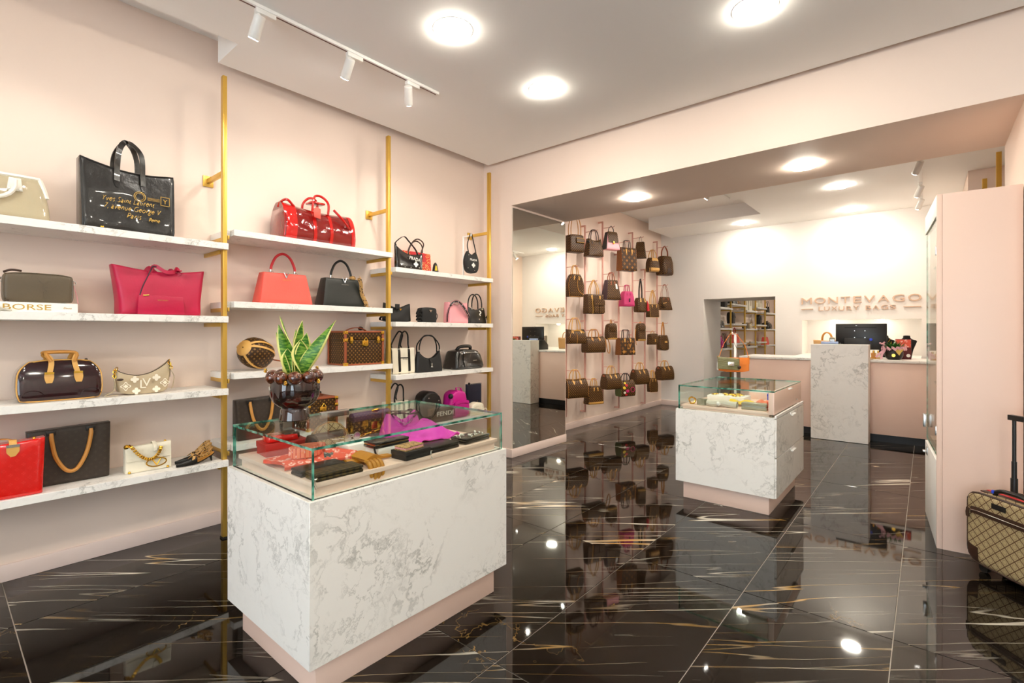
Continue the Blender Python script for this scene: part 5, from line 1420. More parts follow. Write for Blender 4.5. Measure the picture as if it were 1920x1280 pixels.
# lowest row
t, P, d = wbag('dome', 'large_duffel', 'large monogram duffel with tan ends, lowest row beside the mirror', 0, .519, .268, .122, .34, Mf, TL, dep=.62, span=.36, pipe=TAN, ends=TL)
t, P, d = wbag('alma', 'tan_base_bag', 'domed monogram bag standing on a tan base band, lowest row', 1, .369, .267, .113, .28, Mf, TL, dep=.55, span=.32, base=TL, baseh=.13)
t, P, d = wbag('dome', 'round_duffel', 'rounded monogram duffel with dark padlock strap, lowest row middle', 2, .544, .246, .119, .29, Mf, TL, dep=.66, span=.36, ends='leather_rust')
t, P, d = wbag('dome', 'painted_bag', 'green sided bag with painted flowers and black handles, lowest row', 3, .385, .267, .107, .30, 'monogram', 'leather_black', dep=.55, span=.42, tab=False, dy=-.05)
for sx in (0, 1): MB().sheet(lambda a, b: (P(sx, b, -1).x * 1.012, (a - .5) * 2 * abs(P(sx, b, -1).y) * 1.0, b * .262), 3, 8, .004).build('green_side', 'leather_green', t)
for u, v, r_, m_ in ((.2, .55, .10, 'cloth_yellow'), (.38, .72, .09, 'leather_red'), (.42, .35, .11, 'leather_fuchsia'), (.22, .25, .08, 'leather_cream'), (.3, .85, .07, 'cloth_yellow'), (.33, .12, .08, 'leather_red')):
    patch(P, u - r_, u + r_, v - r_, v + r_, .004, 5, 5, shape=lambda b: sq(1 - (2 * b - 1) ** 2) + .05).build('painted_flower', m_, t)
q = P(.78, .42, -1, .004)
MB().tube([(q.x + .04 * math.cos(2 * PI * k / 20), q.y, q.z + .04 * math.sin(2 * PI * k / 20)) for k in range(20)], .005, 6, closed=True).build('ring_print', 'leather_fuchsia', t)
t, P, d = wbag('dome', 'medium_duffel', 'monogram duffel right of the painted bag, lowest row', 4, .54, .261, .112, .29, Mf, TL, dep=.66, span=.36, ends='leather_rust', dy=-.03)
t, P, d = wbag('ellipse', 'small_ellipse_bag', 'small upright oval monogram bag with tan piping, lowest row', 5, .355, .255, .137, .19, Mf, TL, dep=.6, pipe=TAN, span=.45)
t, P, d = wbag('dome', 'end_duffel', 'monogram duffel at the far end of the lowest row', 6, .534, .265, .102, .32, Mf, TL, dep=.62, span=.34, ends='leather_rust')
for i in range(7): rail(i, RODZ[i])
# ------------------------------------------------------------------ vase with snake plant on the glass counter
vx, vy, vz = -2.487, 1.213, 1.0006
t = thing('plant_vase', 'dark brown glazed vase ringed with brown balls on the glass counter', 'vase', (vx, vy, vz))
prof = [(.070, 0), (.074, .004), (.070, .03), (.068, .052), (.062, .062), (.078, .072), (.100, .095), (.112, .125), (.116, .16), (.114, .195), (.104, .225), (.092, .24), (.086, .236), (.09, .215)]
MB().lathe(prof, 56, wob=lambda a, z: 1 + (.06 * abs(math.sin(5 * a)) if .08 < z < .225 else 0)).build('vessel', 'brown_glaze', t)
for k in range(10):
    a = 2 * PI * (k + .3) / 10
    b = MB().ball((.108 * math.cos(a), .108 * math.sin(a), .222), .034, 14, 10)
    o = b.build('ball', 'brown_glaze_ball', t)
    a2 = a + .3
    if k % 2 == 0:
        st = MB()
        for q in range(5):
            w_ = 2 * PI * q / 5
            st.obox((.135 * math.cos(a2) + .008 * math.cos(w_), .135 * math.sin(a2), .255 - .055 * (k % 4 == 0) + .008 * math.sin(w_)), (.012, 0, 0), (0, .012, 0), (0, 0, .007))
        st.build('gold_blossom', 'gold', t, bevel=.003, seg=1)
MB().lathe([(.0, .222), (.084, .222), (.084, .228), (.06, .238), (.001, .244)], 24).build('moss_bed', 'moss', t)
pl = thing('snake_plant', 'green snake plant with yellow leaf edges in the brown vase', 'plant', (vx, vy, vz + .238))
def leaf(az, tilt, L, w, bend, base, tw):
    """broad pointed leaf, channelled; az = world direction it leans to"""
    n, m = 18, 6; vs = []; ed = []
    ca, sa = math.cos(az), math.sin(az)
    for j in range(n + 1):
        v = j / n
        lean = tilt * v + bend * v * v
        px = L * (v * math.sin(tilt) + bend * v * v * .5); pz = L * v * math.cos(tilt)
        hw = 1.35 * w * (.55 + 1.25 * v - 1.8 * v * v if v < .5 else (.725) * (1 - ((v - .5) / .5) ** 1.5)) / .78
        for i in range(m + 1):
            u = i / m * 2 - 1
            tx = math.cos(tw + 1.2 * v * tw); ty = math.sin(tw + 1.2 * v * tw)
            lx, ly = u * hw * ty, u * hw * tx
            ch = -.25 * hw * (1 - u * u)
            X, Y = px + lx + ch, ly
            vs.append((base[0] + X * ca - Y * sa, base[1] + X * sa + Y * ca, pz + .0 * u)); ed.append(max(abs(u), 0))
    fs = [(j * (m + 1) + i, j * (m + 1) + i + 1, (j + 1) * (m + 1) + i + 1, (j + 1) * (m + 1) + i) for j in range(n) for i in range(m)]
    me = bpy.data.meshes.new('leaf'); me.from_pydata(vs, [], fs)
    at = me.attributes.new('edge', 'FLOAT', 'POINT'); at.data.foreach_set('value', ed)
    me.materials.append(M['snake_leaf']); me.polygons.foreach_set('use_smooth', [True] * len(fs))
    o = bpy.data.objects.new('leaf', me); COL.objects.link(o); o.parent = pl
    so = o.modifiers.new('thick', 'SOLIDIFY'); so.thickness = .003
R_az = math.radians(40.162)        # picture right direction in the room
for da, tilt, L, w, bend, bx, tw in ((PI, .30, .22, .020, -.02, -.035, .1), (PI, .20, .255, .024, .03, -.03, .5), (PI, .10, .295, .034, .25, -.01, 1.45), (0, .05, .27, .026, .12, .01, .3), (.3, .42, .30, .032, .30, .035, 1.2),
                                    (-1.2, .06, .175, .044, .0, .03, 1.5), (-1.4, .05, .13, .03, .02, -.035, 1.5), (.2, .12, .21, .034, .05, .03, .6), (1.8, .1, .23, .024, .1, .0, 1.0), (2.6, .15, .15, .022, .1, -.04, 1.2)):
    leaf(R_az + da, tilt, L, w, bend, (bx * math.cos(R_az), bx * math.sin(R_az)), tw)

# ------------------------------------------------------------------ things in the glass counter (tray top at .855)
TZ = .8555
def lbox(t, name, w, d, h, mat, z=0, b=.002):
    return MB().box(-w / 2, w / 2, -d / 2, d / 2, z, z + h).build(name, mat, t, bevel=b)
t = thing('gift_box', 'red card box with lid in the glass counter below the vase', 'box', (-2.44, 1.13, TZ), W90 - .1)
lbox(t, 'box_base', .20, .13, .05, 'card_red'); lbox(t, 'lid', .206, .136, .028, 'card_red', .034)
t = thing('red_purse', 'small folded red and brown purse on the red box', 'purse', (-2.44, 1.12, TZ + .0625), W90 - .1)
P = surf(.15, .032, .09, e0=.5, ru=.15, puff=.2); skin(MB(), P).build('body', 'red_vernis', t)
MB().box(-.0, .076, -.046, .046, .008, .036).build('brown_side', 'monogram_fine', t, bevel=.006)
t = thing('dark_clutch', 'dark rounded clutch lying behind the coral scarf', 'clutch', (-2.33, 1.30, TZ), W90 + .1)
P = surf(.20, .085, .10, T=lambda v: sq(1 - v * v * .85), e0=.6, ru=.2); skin(MB(), P).build('body', 'leather_brown', t)
patch(P, .1, .9, .35, .7, .003, 6, 4).build('beige_band', 'lattice_cap', t)
t = thing('printed_scarf', 'folded coral and white printed scarf near the counter corner', 'scarf', (-2.165, 1.14, TZ), W90)
random.seed(9)
MB().sheet(lambda a, b: ((a - .5) * .34 + .02 * math.sin(7 * b), (b - .5) * .22 + .03 * math.sin(3 * a + 1), .012 + .012 * abs(math.sin(6 * a + 3 * b)) * (1 - abs(2 * b - 1) ** 4)), 22, 14, .012).build('cloth', 'coral_print', t)
t = thing('pleated_belt', 'coiled pleated coral belt on the printed scarf', 'belt', (-2.17, 1.115, TZ + .031), W90)
sp = []
for k in range(64):
    a = 2 * PI * k / 22; r_ = .085 - .0009 * k
    sp.append((r_ * math.cos(a), .62 * r_ * math.sin(a), .022))
MB().strap(sp, .044, .004, (0, 0, 1)).build('band', 'cloth_coral', t)
pt = MB()
for k in range(0, 44): pt.obox((sp[k][0] * 1.03, sp[k][1] * 1.03, .022), (.004, 0, 0), (0, .004, 0), (0, 0, .044))
pt.build('pleats', 'coral_print', t)
t = thing('jewelled_buckle', 'sparkling silver brooch on the printed scarf', 'brooch', (-2.055, 1.155, TZ + .03), 0)
jb = MB()
for k in range(16):
    a = random.uniform(0, 2 * PI); r_ = random.uniform(0, .03)
    jb.ball((r_ * math.cos(a), r_ * math.sin(a), .008 + .012 * random.random()), .008, 5, 3)
jb.build('stones', 'chrome', t, smooth=False)
def wallet(label, loc, rz, w, d, h, mat, trim=None, pull=None, flapm=None):
    t = thing('wallet', label, 'wallet', loc, rz)
    MB().box(-w / 2, w / 2, -d / 2, d / 2, 0, h * .46).build('lower_cover', mat, t, bevel=.004)
    MB().box(-w / 2, w / 2, -d / 2, d / 2, h * .54, h).build('upper_cover', flapm or mat, t, bevel=.004)
    MB().box(-w / 2 + .004, w / 2 - .004, -d / 2 + .004, d / 2 - .004, h * .44, h * .56).build('zip', trim or 'dark_plastic', t)
    if pull: MB().strap(smoothpath([(-w / 2, -d / 2 - .002, h * .5), (-w / 2 - .01, -d / 2 - .006, h * .5), (-w / 2 - .012, -d / 2 - .008, h * .1), (-w / 2 - .006, -d / 2 - .012, -.0 if h < .03 else -.02)]), .010, .003, (1, .3, 0)).build('zip_pull', pull, t)
    return t
wallet('plain dark leather wallet behind the brown canvas one', (-1.99, 1.075, TZ), W90, .20, .09, .028, 'leather_black')
wallet('brown patterned canvas wallet at the front corner of the counter', (-1.885, 1.09, TZ), W90 - .02, .21, .095, .03, 'ff_canvas', 'leather_black', 'chrome')
t = thing('leather_gloves', 'ochre leather gloves folded over the tray edge', 'gloves', (-1.937, 1.285, TZ), W90)
def finger(mb, pts, r): mb.tube(smoothpath(pts, 4), [r * .8] + [r] * (4 * (len(pts) - 1) - 1) + [r * .6], 8)
g1 = MB()
g1.sheet(lambda a, b: (-.06 + .075 * b + .012 * a, .04 - .10 * a, .03 + .014 * math.sin(PI * b) - .006 * a), 8, 8, .022)
for k in range(4): finger(g1, [(-.048 + .018 * k, -.05, .026), (-.046 + .019 * k, -.075, .018), (-.045 + .020 * k, -.088, -.012), (-.042 + .018 * k, -.086, -.04 - .012 * math.sin(k))], .0105)
g1.build('front_glove', 'leather_ochre', t)
g2 = MB().sheet(lambda a, b: (-.10 + .15 * a, .05 - .05 * b, .012 + .01 * math.sin(PI * b)), 8, 6, .014)
for k in range(3): finger(g2, [(.03, .05 - .02 * k, .014), (.08, .048 - .022 * k, .012), (.13, .05 - .024 * k, .010)], .008)
g2.build('rear_glove', 'leather_ochre', t)
MB().box(-.04, .0, .03, .042, .044, .05).build('cuff_clip', 'gold', t, bevel=.001)
t = thing('card_box', 'white card box at the front carrying the black zip wallet', 'box', (-2.03, 1.465, TZ), W90)
lbox(t, 'box_base', .20, .11, .042, 'card_white')
wallet('black patent zip wallet on the white box', (-2.03, 1.45, TZ + .0425), W90 + .02, .20, .10, .03, 'patent_black', 'gold', 'leather_black')
t = thing('card_box', 'low white card box behind the zip wallet', 'box', (-2.19, 1.40, TZ), W90)
lbox(t, 'box_base', .19, .12, .045, 'card_white')
t = thing('sunglasses', 'pair of clear sunglasses on the low white box', 'sunglasses', (-2.19, 1.36, TZ + .0455), W90 + .3)
for x in (-.033, .033):
    MB().tube([(x + .026 * math.cos(2 * PI * k / 16), 0, .024 + .02 * math.sin(2 * PI * k / 16)) for k in range(16)], .0018, 6, closed=True).build('rim', 'leather_grey', t)
    MB().disc((x, 0, .024), (0, 1, 0), .022, .0015, 16).build('lens', 'steel', t)
MB().tube([(-.06, 0, .03), (-.062, .07, .02)], .002, 6).tube([(.06, 0, .03), (.062, .07, .02)], .002, 6).tube([(-.008, 0, .03), (.008, 0, .03)], .002, 6).build('temples', 'white_print', t)
t = thing('card_box', 'matt black lidded box at the front of the counter', 'box', (-1.885, 1.485, TZ), W90 + .04)
lbox(t, 'box_base', .15, .105, .036, 'card_black'); lbox(t, 'lid', .154, .109, .02, 'card_black', .02)
t = thing('card_holder', 'leopard and pink card holder on the black box', 'wallet', (-1.885, 1.475, TZ + .0405), W90 + .12)
MB().box(-.06, .06, -.038, .038, 0, .006).build('lower_cover', 'leopard_fine', t, bevel=.002)
MB().box(-.058, .058, -.036, .036, .006, .014).build('inner', 'leather_pink', t)
MB().box(-.06, .06, -.038, .038, .014, .020).build('upper_cover', 'leopard_fine', t, bevel=.002)
wallet('matt black zip wallet with hanging clasp right of the black box', (-1.90, 1.675, TZ), W90 + .02, .19, .10, .03, 'leather_black', 'dark_plastic', 'chrome')
t = wallet('black studded wallet at the right end of the counter', (-1.915, 1.915, TZ), W90 + .06, .20, .11, .03, 'patent_black', 'leather_black')
sp = MB(); random.seed(2)
for k in range(26): sp.ball((random.uniform(-.09, .09), random.uniform(-.05, .05), .032), random.uniform(.003, .006), 6, 4)
sp.build('studs', 'pearl', t)
t = thing('magenta_scarf', 'magenta silk scarf heaped in the glass counter', 'scarf', (-2.17, 1.80, TZ), W90)
def sc1(a, b):
    x = (a - .5) * .34; y = (b - .5) * .30
    r_ = math.sqrt((x / .17) ** 2 + (y / .15) ** 2)
    z = .012 + .085 * max(0, 1 - r_ ** 1.2) + .03 * noise.noise(Vector((x * 16, y * 16, 3)))
    k = .92 + .3 * noise.noise(Vector((a * 4, b * 4, 8)))
    return (x * k, y * k, max(.006, z))
MB().sheet(sc1, 24, 22, .006).build('cloth', 'cloth_magenta', t, angle=80)
t = bag_root('magenta_pouch', 'magenta and taupe handbag leaning on the magenta scarf', (-2.32, 1.755, TZ), W90 - .2)
P = surf(.25, .125, .09, xw=lambda v: 1 - .3 * v ** 1.5, zt=lambda u: .035 * abs(2 * u - 1) ** 1.5 - .03 + .012 * math.sin(7 * u), zb=lambda u: .012 * abs(2 * u - 1) ** 2, e0=.3, ru=.5, puff=.25, T=lambda v: 1 - .55 * v, wr=.03, seed=3)
skin(MB(), P).build('body', 'cloth_magenta', t)
for s in (-1, 1): MB().strap(smoothpath([P(.2, .9, s, .004), (-.07, s * .03, .13), (-.02, s * .045, .135), (.04, s * .05, .125), (.09, s * .045, .135), P(.85, .9, s, .004)]), .014, .004, (0, 1, .3)).build('handle', 'leather_plum', t)
chain([(-.03, -.04, .09), (-.01, -.045, .075), (.01, -.046, .07), (.03, -.045, .078), (.05, -.04, .09)], .006, .002).build('chain', 'chrome', t)
t = thing('shell_pouch', 'beige lattice canvas pouch in the counter behind the vase', 'pouch', (-2.47, 1.395, TZ), W90 - .15)
P = surf(.21, .11, .10, xw=lambda v: 1 - .45 * v ** 2, T=lambda v: sq(1 - v * v * .8), e0=.4, ru=.4, zt=lambda u: -.02 * abs(2 * u - 1) ** 2)
skin(MB(), P).build('body', 'lattice_cap', t)
edgeline(P, .003, -1, bottom=False).build('piping', 'leather_tan', t)
t = thing('evening_clutch', 'brown monogram clutch with violet flap and gold lock in the counter', 'clutch', (-2.45, 1.625, TZ), W90 + .05)
P = surf(.25, .12, .085, e0=.75, ru=.12, T=lambda v: 1 - .1 * v); skin(MB(), P).build('body', 'monogram_fine', t)
MB().tube([(-.125, -.02, .118), (.125, -.02, .118)], .028, 12).build('flap_roll', 'leather_violet', t)
MB().box(-.022, .022, -.058, -.045, .045, .09).build('lock', 'gold', t, bevel=.004)
chain([(-.12, -.05, .03), (-.09, -.056, .022), (-.06, -.058, .028), (-.03, -.062, .032), (0, -.063, .036), (.03, -.062, .04), (.06, -.06, .045), (.09, -.056, .052), (.12, -.05, .06)], .006, .002).build('chain', 'gold', t)
for x in (-.10, .10): MB().box(x - .012, x + .012, -.052, -.04, .0, .022).build('corner', 'gold', t, bevel=.002)
MB().tube(smoothpath([(.0, -.03, .146), (.03, -.04, .152), (.06, -.02, .146)]), .005, 6).build('flap_clip', 'gold', t)

# ------------------------------------------------------------------ small rear display case contents (tray top at .815)
T2 = .8155
t = thing('gold_bracelet', 'chunky gold bracelet at the left end of the rear display case', 'bracelet', (-1.585, 4.35, T2), 0)
MB().tube([(.028 * math.cos(2 * PI * k / 16), .01 * math.sin(2 * PI * k / 4), .032 + .028 * math.sin(2 * PI * k / 16)) for k in range(16)], .007, 6, closed=True).build('band', 'gold', t)
t = thing('rolled_belt', 'coiled pale grey belt in the rear display case', 'belt', (-1.50, 4.36, T2), 0)
MB().strap([((.05 - .0006 * k) * math.cos(2 * PI * k / 20), (.05 - .0006 * k) * math.sin(2 * PI * k / 20), .025) for k in range(56)], .048, .004, (0, 0, 1)).build('band', 'leather_grey', t)
t = thing('silk_scarf', 'rolled grey striped silk scarf in the rear display case', 'scarf', (-1.33, 4.38, T2), .05)
MB().sheet(lambda a, b: ((a - .5) * .24, -.04 + .05 * math.cos(2 * PI * b) * .8, .028 + .026 * math.sin(2 * PI * b) - .006 * math.sin(9 * a)), 12, 14, .004).build('cloth', 'cloth_grey', t)
MB().ball((-.02, -.085, .03), .018, 8, 6).build('ring', 'white_print', t)
t = thing('silk_scarf', 'yellow and lilac silk scarf in the rear display case', 'scarf', (-1.215, 4.52, T2), .1)
MB().sheet(lambda a, b: ((a - .5) * .20, (b - .5) * .14, .02 + .03 * abs(math.sin(5 * a + 2 * b)) * (1 - abs(2 * b - 1) ** 3)), 16, 8, .006).build('cloth', 'cloth_yellow', t)
t = thing('silk_scarf', 'peach pleated scarf behind the grey wallet in the rear case', 'scarf', (-1.035, 4.53, T2), -.05)
MB().sheet(lambda a, b: ((a - .5) * .14, (b - .5) * .18, .03 + .03 * abs(math.sin(8 * a)) * (1 - abs(2 * b - 1) ** 3)), 16, 8, .006).build('cloth', 'cloth_coral', t)
wallet('grey leather zip wallet at the front of the rear display case', (-1.075, 4.355, T2), 0, .19, .08, .055, 'leather_grey', 'steel')
t = thing('coral_pouch', 'small orange pouch at the right end of the rear display case', 'pouch', (-.965, 4.39, T2), .1)
P = surf(.055, .07, .06, e0=.4, ru=.4, puff=.2); skin(MB(), P, 8, 8).build('body', 'coral_print', t)
t = thing('jewel_tray', 'white tray with gold necklaces in the rear display case', 'tray', (-1.40, 4.77, T2), 0)
lbox(t, 'tray_base', .32, .22, .05, 'card_white')
jb = MB(); random.seed(5)
for k in range(12):
    c_ = (random.uniform(-.12, .12), random.uniform(-.08, .08), .056)
    jb.tube([(c_[0] + .02 * math.cos(2 * PI * q / 10), c_[1] + .02 * math.sin(2 * PI * q / 10), c_[2] + .004 * (q % 2)) for q in range(10)], .004, 5, closed=True)
jb.build('necklaces', 'gold', t)
t = thing('blue_box', 'flat blue jewellery box in the rear display case', 'box', (-1.03, 4.95, T2), .1)
lbox(t, 'box_base', .16, .10, .05, 'blue_led'); lbox(t, 'lid', .164, .104, .02, 'blue_led', .052)
t = thing('card_box', 'pale pink box at the back of the rear display case', 'box', (-1.22, 5.12, T2), 0)
lbox(t, 'box_base', .16, .12, .06, 'pink_laminate'); lbox(t, 'lid', .165, .125, .02, 'card_white', .06)

# orange bag on its white floor stand behind the rear case
t = thing('bag_stand', 'white metal stand behind the small display counter', 'bag stand', (-1.555, 5.52, 0), 0)
MB().lathe([(.13, 0), (.13, .008), (.02, .014)], 28).build('base', 'white_paint', t)
MB().box(-.012, .012, -.008, .008, .01, 1.432).build('pole', 'white_paint', t, bevel=.002)
MB().box(-.03, .012, -.008, .008, 1.424, 1.438).box(-.034, -.026, -.008, .008, 1.424, 1.452).build('hook', 'white_paint', t, bevel=.001)
t = bag_root('suede_baguette', 'orange suede shoulder bag hanging from the white stand', (-1.56, 5.47, 1.03), math.radians(24))
P = surf(.30, .15, .05, zb=lambda u: .015 * abs(2 * u - 1) ** 3, e0=.5, ru=.15, puff=.1); skin(MB(), P).build('body', 'suede_orange', t)
patch(P, .0, 1, .52, 1.0, .004, 8, 4, thick=.006).build('flap', 'suede_orange', t)
MB().strap(smoothpath([P(.02, .98, -1), (-.10, .0, .28), (-.03, .02, .395), (.0, .02, .404), (.03, .02, .395), (.11, 0, .28), P(.98, .98, -1)]), .014, .004, (0, 1, 0)).build('strap', 'suede_orange', t)
for x in (-.148, .148): rings(t, [(x, -.01, .155)], .011, 'gold')
MB().box(-.165, -.15, -.03, -.026, .02, .10).build('price_tag', 'white_print', t)
t = bag_root('ruched_clutch', 'gathered olive green clutch hung in front of the orange bag', (-1.587, 5.395, 1.055), math.radians(24), 'clutch')
P = surf(.21, .125, .035, e0=.5, ru=.15, wr=.014, seed=2, zt=lambda u: .012 - .02 * u, zb=lambda u: .01 - .012 * u); skin(MB(), P, 18, 14).build('body', 'leather_olive_pale', t)
rb_ = MB()
for k in range(9): rb_.tube([P(.03 + .94 * q / 8, .08 + .1 * k + .03 * math.sin(q * 1.7 + k), -1, .0) for q in range(9)], .005, 6)
rb_.build('pleats', 'leather_olive_pale', t)
MB().box(-.01, .05, -.034, -.026, .045, .085).box(.0, .04, -.036, -.03, .055, .075).build('buckle', 'chrome', t, bevel=.002)
MB().tube(smoothpath([P(.98, .95, -1), (.085, .03, .22), (.02, .05, .36), (-.01, .05, .375)]), .0025, 6).build('cord', 'leather_olive', t)
MB().ball((.10, -.03, .03), .018, 8, 6).build('flower_charm', 'leather_brown', t)

# ------------------------------------------------------------------ on the cash desk
DZT = 1.0825
t = thing('monitor', 'black computer screen seen from behind on the cash desk', 'monitor', (-.717, 8.50, DZT))
MB().box(-.297, .297, .0, .03, .12, .484).build('display_back', 'screen_black', t, bevel=.006)
MB().box(-.19, .18, -.003, .0, .425, .432).build('vent_slot', 'velvet_black', t)
MB().box(-.19, .13, -.022, .0, .12, .28).build('connector_bay', 'dark_plastic', t, bevel=.004)
for x in (-.07, .05):
    for z in (.29, .385): MB().disc((x, -.002, z), (0, 1, 0), .006, .006, 10).build('screw', 'steel', t)
MB().box(-.03, .03, -.02, .01, .0, .22).build('stand_neck', 'dark_plastic', t, bevel=.003)
MB().box(-.12, .12, -.08, .08, .0, .012).build('stand_foot', 'dark_plastic', t, bevel=.003)
MB().ball((.12, -.026, .262), .02, 10, 6, (1, .3, 1)).build('blue_sticker', 'blue_led', t)
text_mesh('hp', .02, .001, 'steel', t, (-.05, -.0015, .455), (PI / 2, 0, 0))
t = thing('card_terminal', 'grey card terminal standing beside the screen', 'card terminal', (-1.06, 8.52, DZT), .2)
MB().box(-.035, .035, -.02, .02, 0, .29).build('body', 'leather_grey', t, bevel=.012)
MB().box(-.026, .026, -.0215, -.019, .17, .26).build('display', 'steel', t)
t = thing('cash_register', 'dark cash register on the desk left of the marble front', 'cash register', (-1.04, 8.27, DZT), 0)
MB().prism([(-.18, 0), (.18, 0), (.18, .10), (.05, .20), (-.12, .20), (-.18, .16)], 'x', -.14, .14).build('body', 'dark_plastic', t, bevel=.008)
MB().obox((0, .115, .155), (.22, 0, 0), (0, .14, -.108), (0, .006, .008)).build('keypad', 'screen_black', t)
MB().box(-.10, .10, -.17, -.12, .20, .235).build('customer_display', 'pale_blue', t, bevel=.004)
t = bag_root('straw_bag', 'tan open handbag standing in the niche left of the screen', (-1.20, 9.10, DZT), 0)
P = surf(.34, .23, .15, xw=lambda v: .94 + .1 * v, zt=lambda u: .015 * abs(2 * u - 1), e0=.85, ru=.1); skin(MB(), P).build('body', 'wood_tan', t)
handles(t, .13, .13, .23, (-.05, .05), .009, 'leather_tan')
t = thing('flower_pot', 'black pot with leafy plant, pink ribbon and gold leaf on the cash desk', 'potted plant', (-.335, 8.27, DZT))
MB().lathe([(.06, 0), (.085, .02), (.10, .06), (.10, .10), (.085, .135), (.075, .14), (.07, .125)], 28).build('pot', 'screen_black', t)
MB().disc((.0, -.097, .06), (.0, 1, 0), .02, .006, 14).build('gold_seal', 'gold', t)
MB().prism([(.01, .145), (.11, .14), (.085, .11), (.06, .06), (.03, .10)], 'y', -.112, -.104).build('gold_leaf', 'gold_print', t)
fo = MB(); random.seed(11)
for k in range(220):
    a = random.uniform(0, 2 * PI); r0 = random.uniform(0, .06); L = random.uniform(.06, .14); e_ = random.uniform(.2, 1.3)
    p0 = Vector((r0 * math.cos(a), r0 * math.sin(a), .13)); dr = Vector((math.cos(a) * math.sin(e_), math.sin(a) * math.sin(e_), math.cos(e_)))
    sd = dr.cross(Vector((0, 0, 1))).normalized() * .008
    fo.add([p0, p0 + dr * L * .5 + sd, p0 + dr * L, p0 + dr * L * .5 - sd], [(0, 1, 2, 3)])
tag(fo.build('foliage', 'plant_green', t), kind='stuff')
rb = MB(); random.seed(12)
for k in range(14):
    a = 2 * PI * k / 14
    rb.strap(smoothpath([(.09 * math.cos(a), .09 * math.sin(a), .13), (.13 * math.cos(a + .1), .13 * math.sin(a + .1), .165), (.135 * math.cos(a + .45), .135 * math.sin(a + .45), .13)], 4), .03, .002, (0, 0, 1))
rb.strap(smoothpath([(-.09, -.06, .13), (-.12, -.09, .07), (-.13, -.09, .01)], 4), .025, .002, (1, 0, 0)).strap(smoothpath([(-.10, -.04, .13), (-.15, -.06, .08), (-.19, -.06, .03)], 4), .025, .002, (1, 0, 0))
rb.build('ribbon', 'ribbon_pink', t)
bl = MB()
for k in range(10): bl.ball((-.10 - .05 * random.random(), -.02 + .06 * random.random(), .17 + .06 * random.random()), .012, 6, 4)
tag(bl.build('blossoms', 'ribbon_pink', t), kind='stuff')
t = thing('wine_box', 'dark red paper bag with a round white seal beside the pot', 'gift bag', (-.245, 8.53, DZT), 0)
MB().box(-.085, .085, -.04, .04, 0, .27).build('body', 'card_wine', t, bevel=.003)
MB().box(-.08, .08, -.0425, -.04, .16, .265).build('printed_panel', 'coral_print', t)
MB().disc((.055, -.042, .05), (0, 1, 0), .022, .004, 16).build('seal', 'white_print', t)
for k, (x, y, s) in enumerate(((-.50, 8.24, 'squat clear perfume bottle with amber liquid beside the black pot'), (-.555, 8.30, 'brown perfume bottle beside the screen foot'))):
    t = thing('perfume_bottle', s, 'perfume bottle', (x, y, DZT))
    MB().box(-.028, .028, -.016, .016, 0, .085).build('glass_body', 'bottle_glass' if k == 0 else 'leather_tan', t, bevel=.006)
    MB().box(-.0285, .0285, -.0165, .0165, .006, .03).build('liquid', 'amber_liquid', t, bevel=.005)
    MB().tube([(0, 0, .085), (0, 0, .115)], .012, 10).build('cap', 'gold', t)
t = thing('cord_dish', 'small wooden dish at the foot of the screen', 'dish', (-.58, 8.16, DZT))
MB().lathe([(.03, 0), (.045, .012), (.048, .016), (.03, .008), (.001, .006)], 20).build('bowl', 'wood_tan', t)
def bust(label, x, y, rz=0, neck=False):
    t = thing('jewellery_bust', label, 'display bust', (x, y, DZT), rz)
    rows = [(0, .055, .03), (.04, .06, .04), (.12, .075, .05), (.19, .10, .05), (.235, .115, .045), (.25, .105, .04), (.265, .06, .04), (.285, .042, .036), (.315, .038, .034), (.318, .02, .02)]
    n = 24; vs = []; fs = []
    for z, a, b in rows:
        vs += [(a * math.cos(2 * PI * k / n), b * math.sin(2 * PI * k / n), z) for k in range(n)]
    for i in range(len(rows) - 1): fs += [(i * n + k, i * n + (k + 1) % n, (i + 1) * n + (k + 1) % n, (i + 1) * n + k) for k in range(n)]
    fs += [tuple(range(n)), tuple((len(rows) - 1) * n + k for k in range(n))]
    MB().add(vs, fs).build('torso', 'velvet_black', t)
    if neck:
        for r_, z in ((.06, .22), (.075, .17)):
            MB().tube([(r_ * math.cos(a), -.045 - .008 * math.sin(a), z + .06 + (.07 * -abs(math.sin(a)) if math.sin(a) < 0 else 0)) for a in [PI + PI * k / 16 for k in range(17)]], .005, 6).build('necklace', 'gold', t)
    else:
        MB().box(-.09, -.06, -.058, -.05, .19, .22).build('brooch', 'gold', t)
    return t
bust('black velvet jewellery bust at the right of the cash desk niche', -.22, 8.98, 0)
bust('black velvet jewellery bust with gold necklaces half hidden by the screen', -.47, 9.05, 0, True)

# ------------------------------------------------------------------ suitcase at the right
Fv = Vector((-math.sin(R_az), math.cos(R_az), 0)); Rv = Vector((math.cos(R_az), math.sin(R_az), 0))
sl = .58
p0 = Vector((.185, 4.13, 0)); cc = p0 - Fv * sl / 2 + Rv * .12
t = thing('trolley_suitcase', 'beige lattice trolley suitcase with dark trim by the pink cabinet', 'suitcase', (cc.x, cc.y, 0), math.atan2(-Fv.y, -Fv.x))
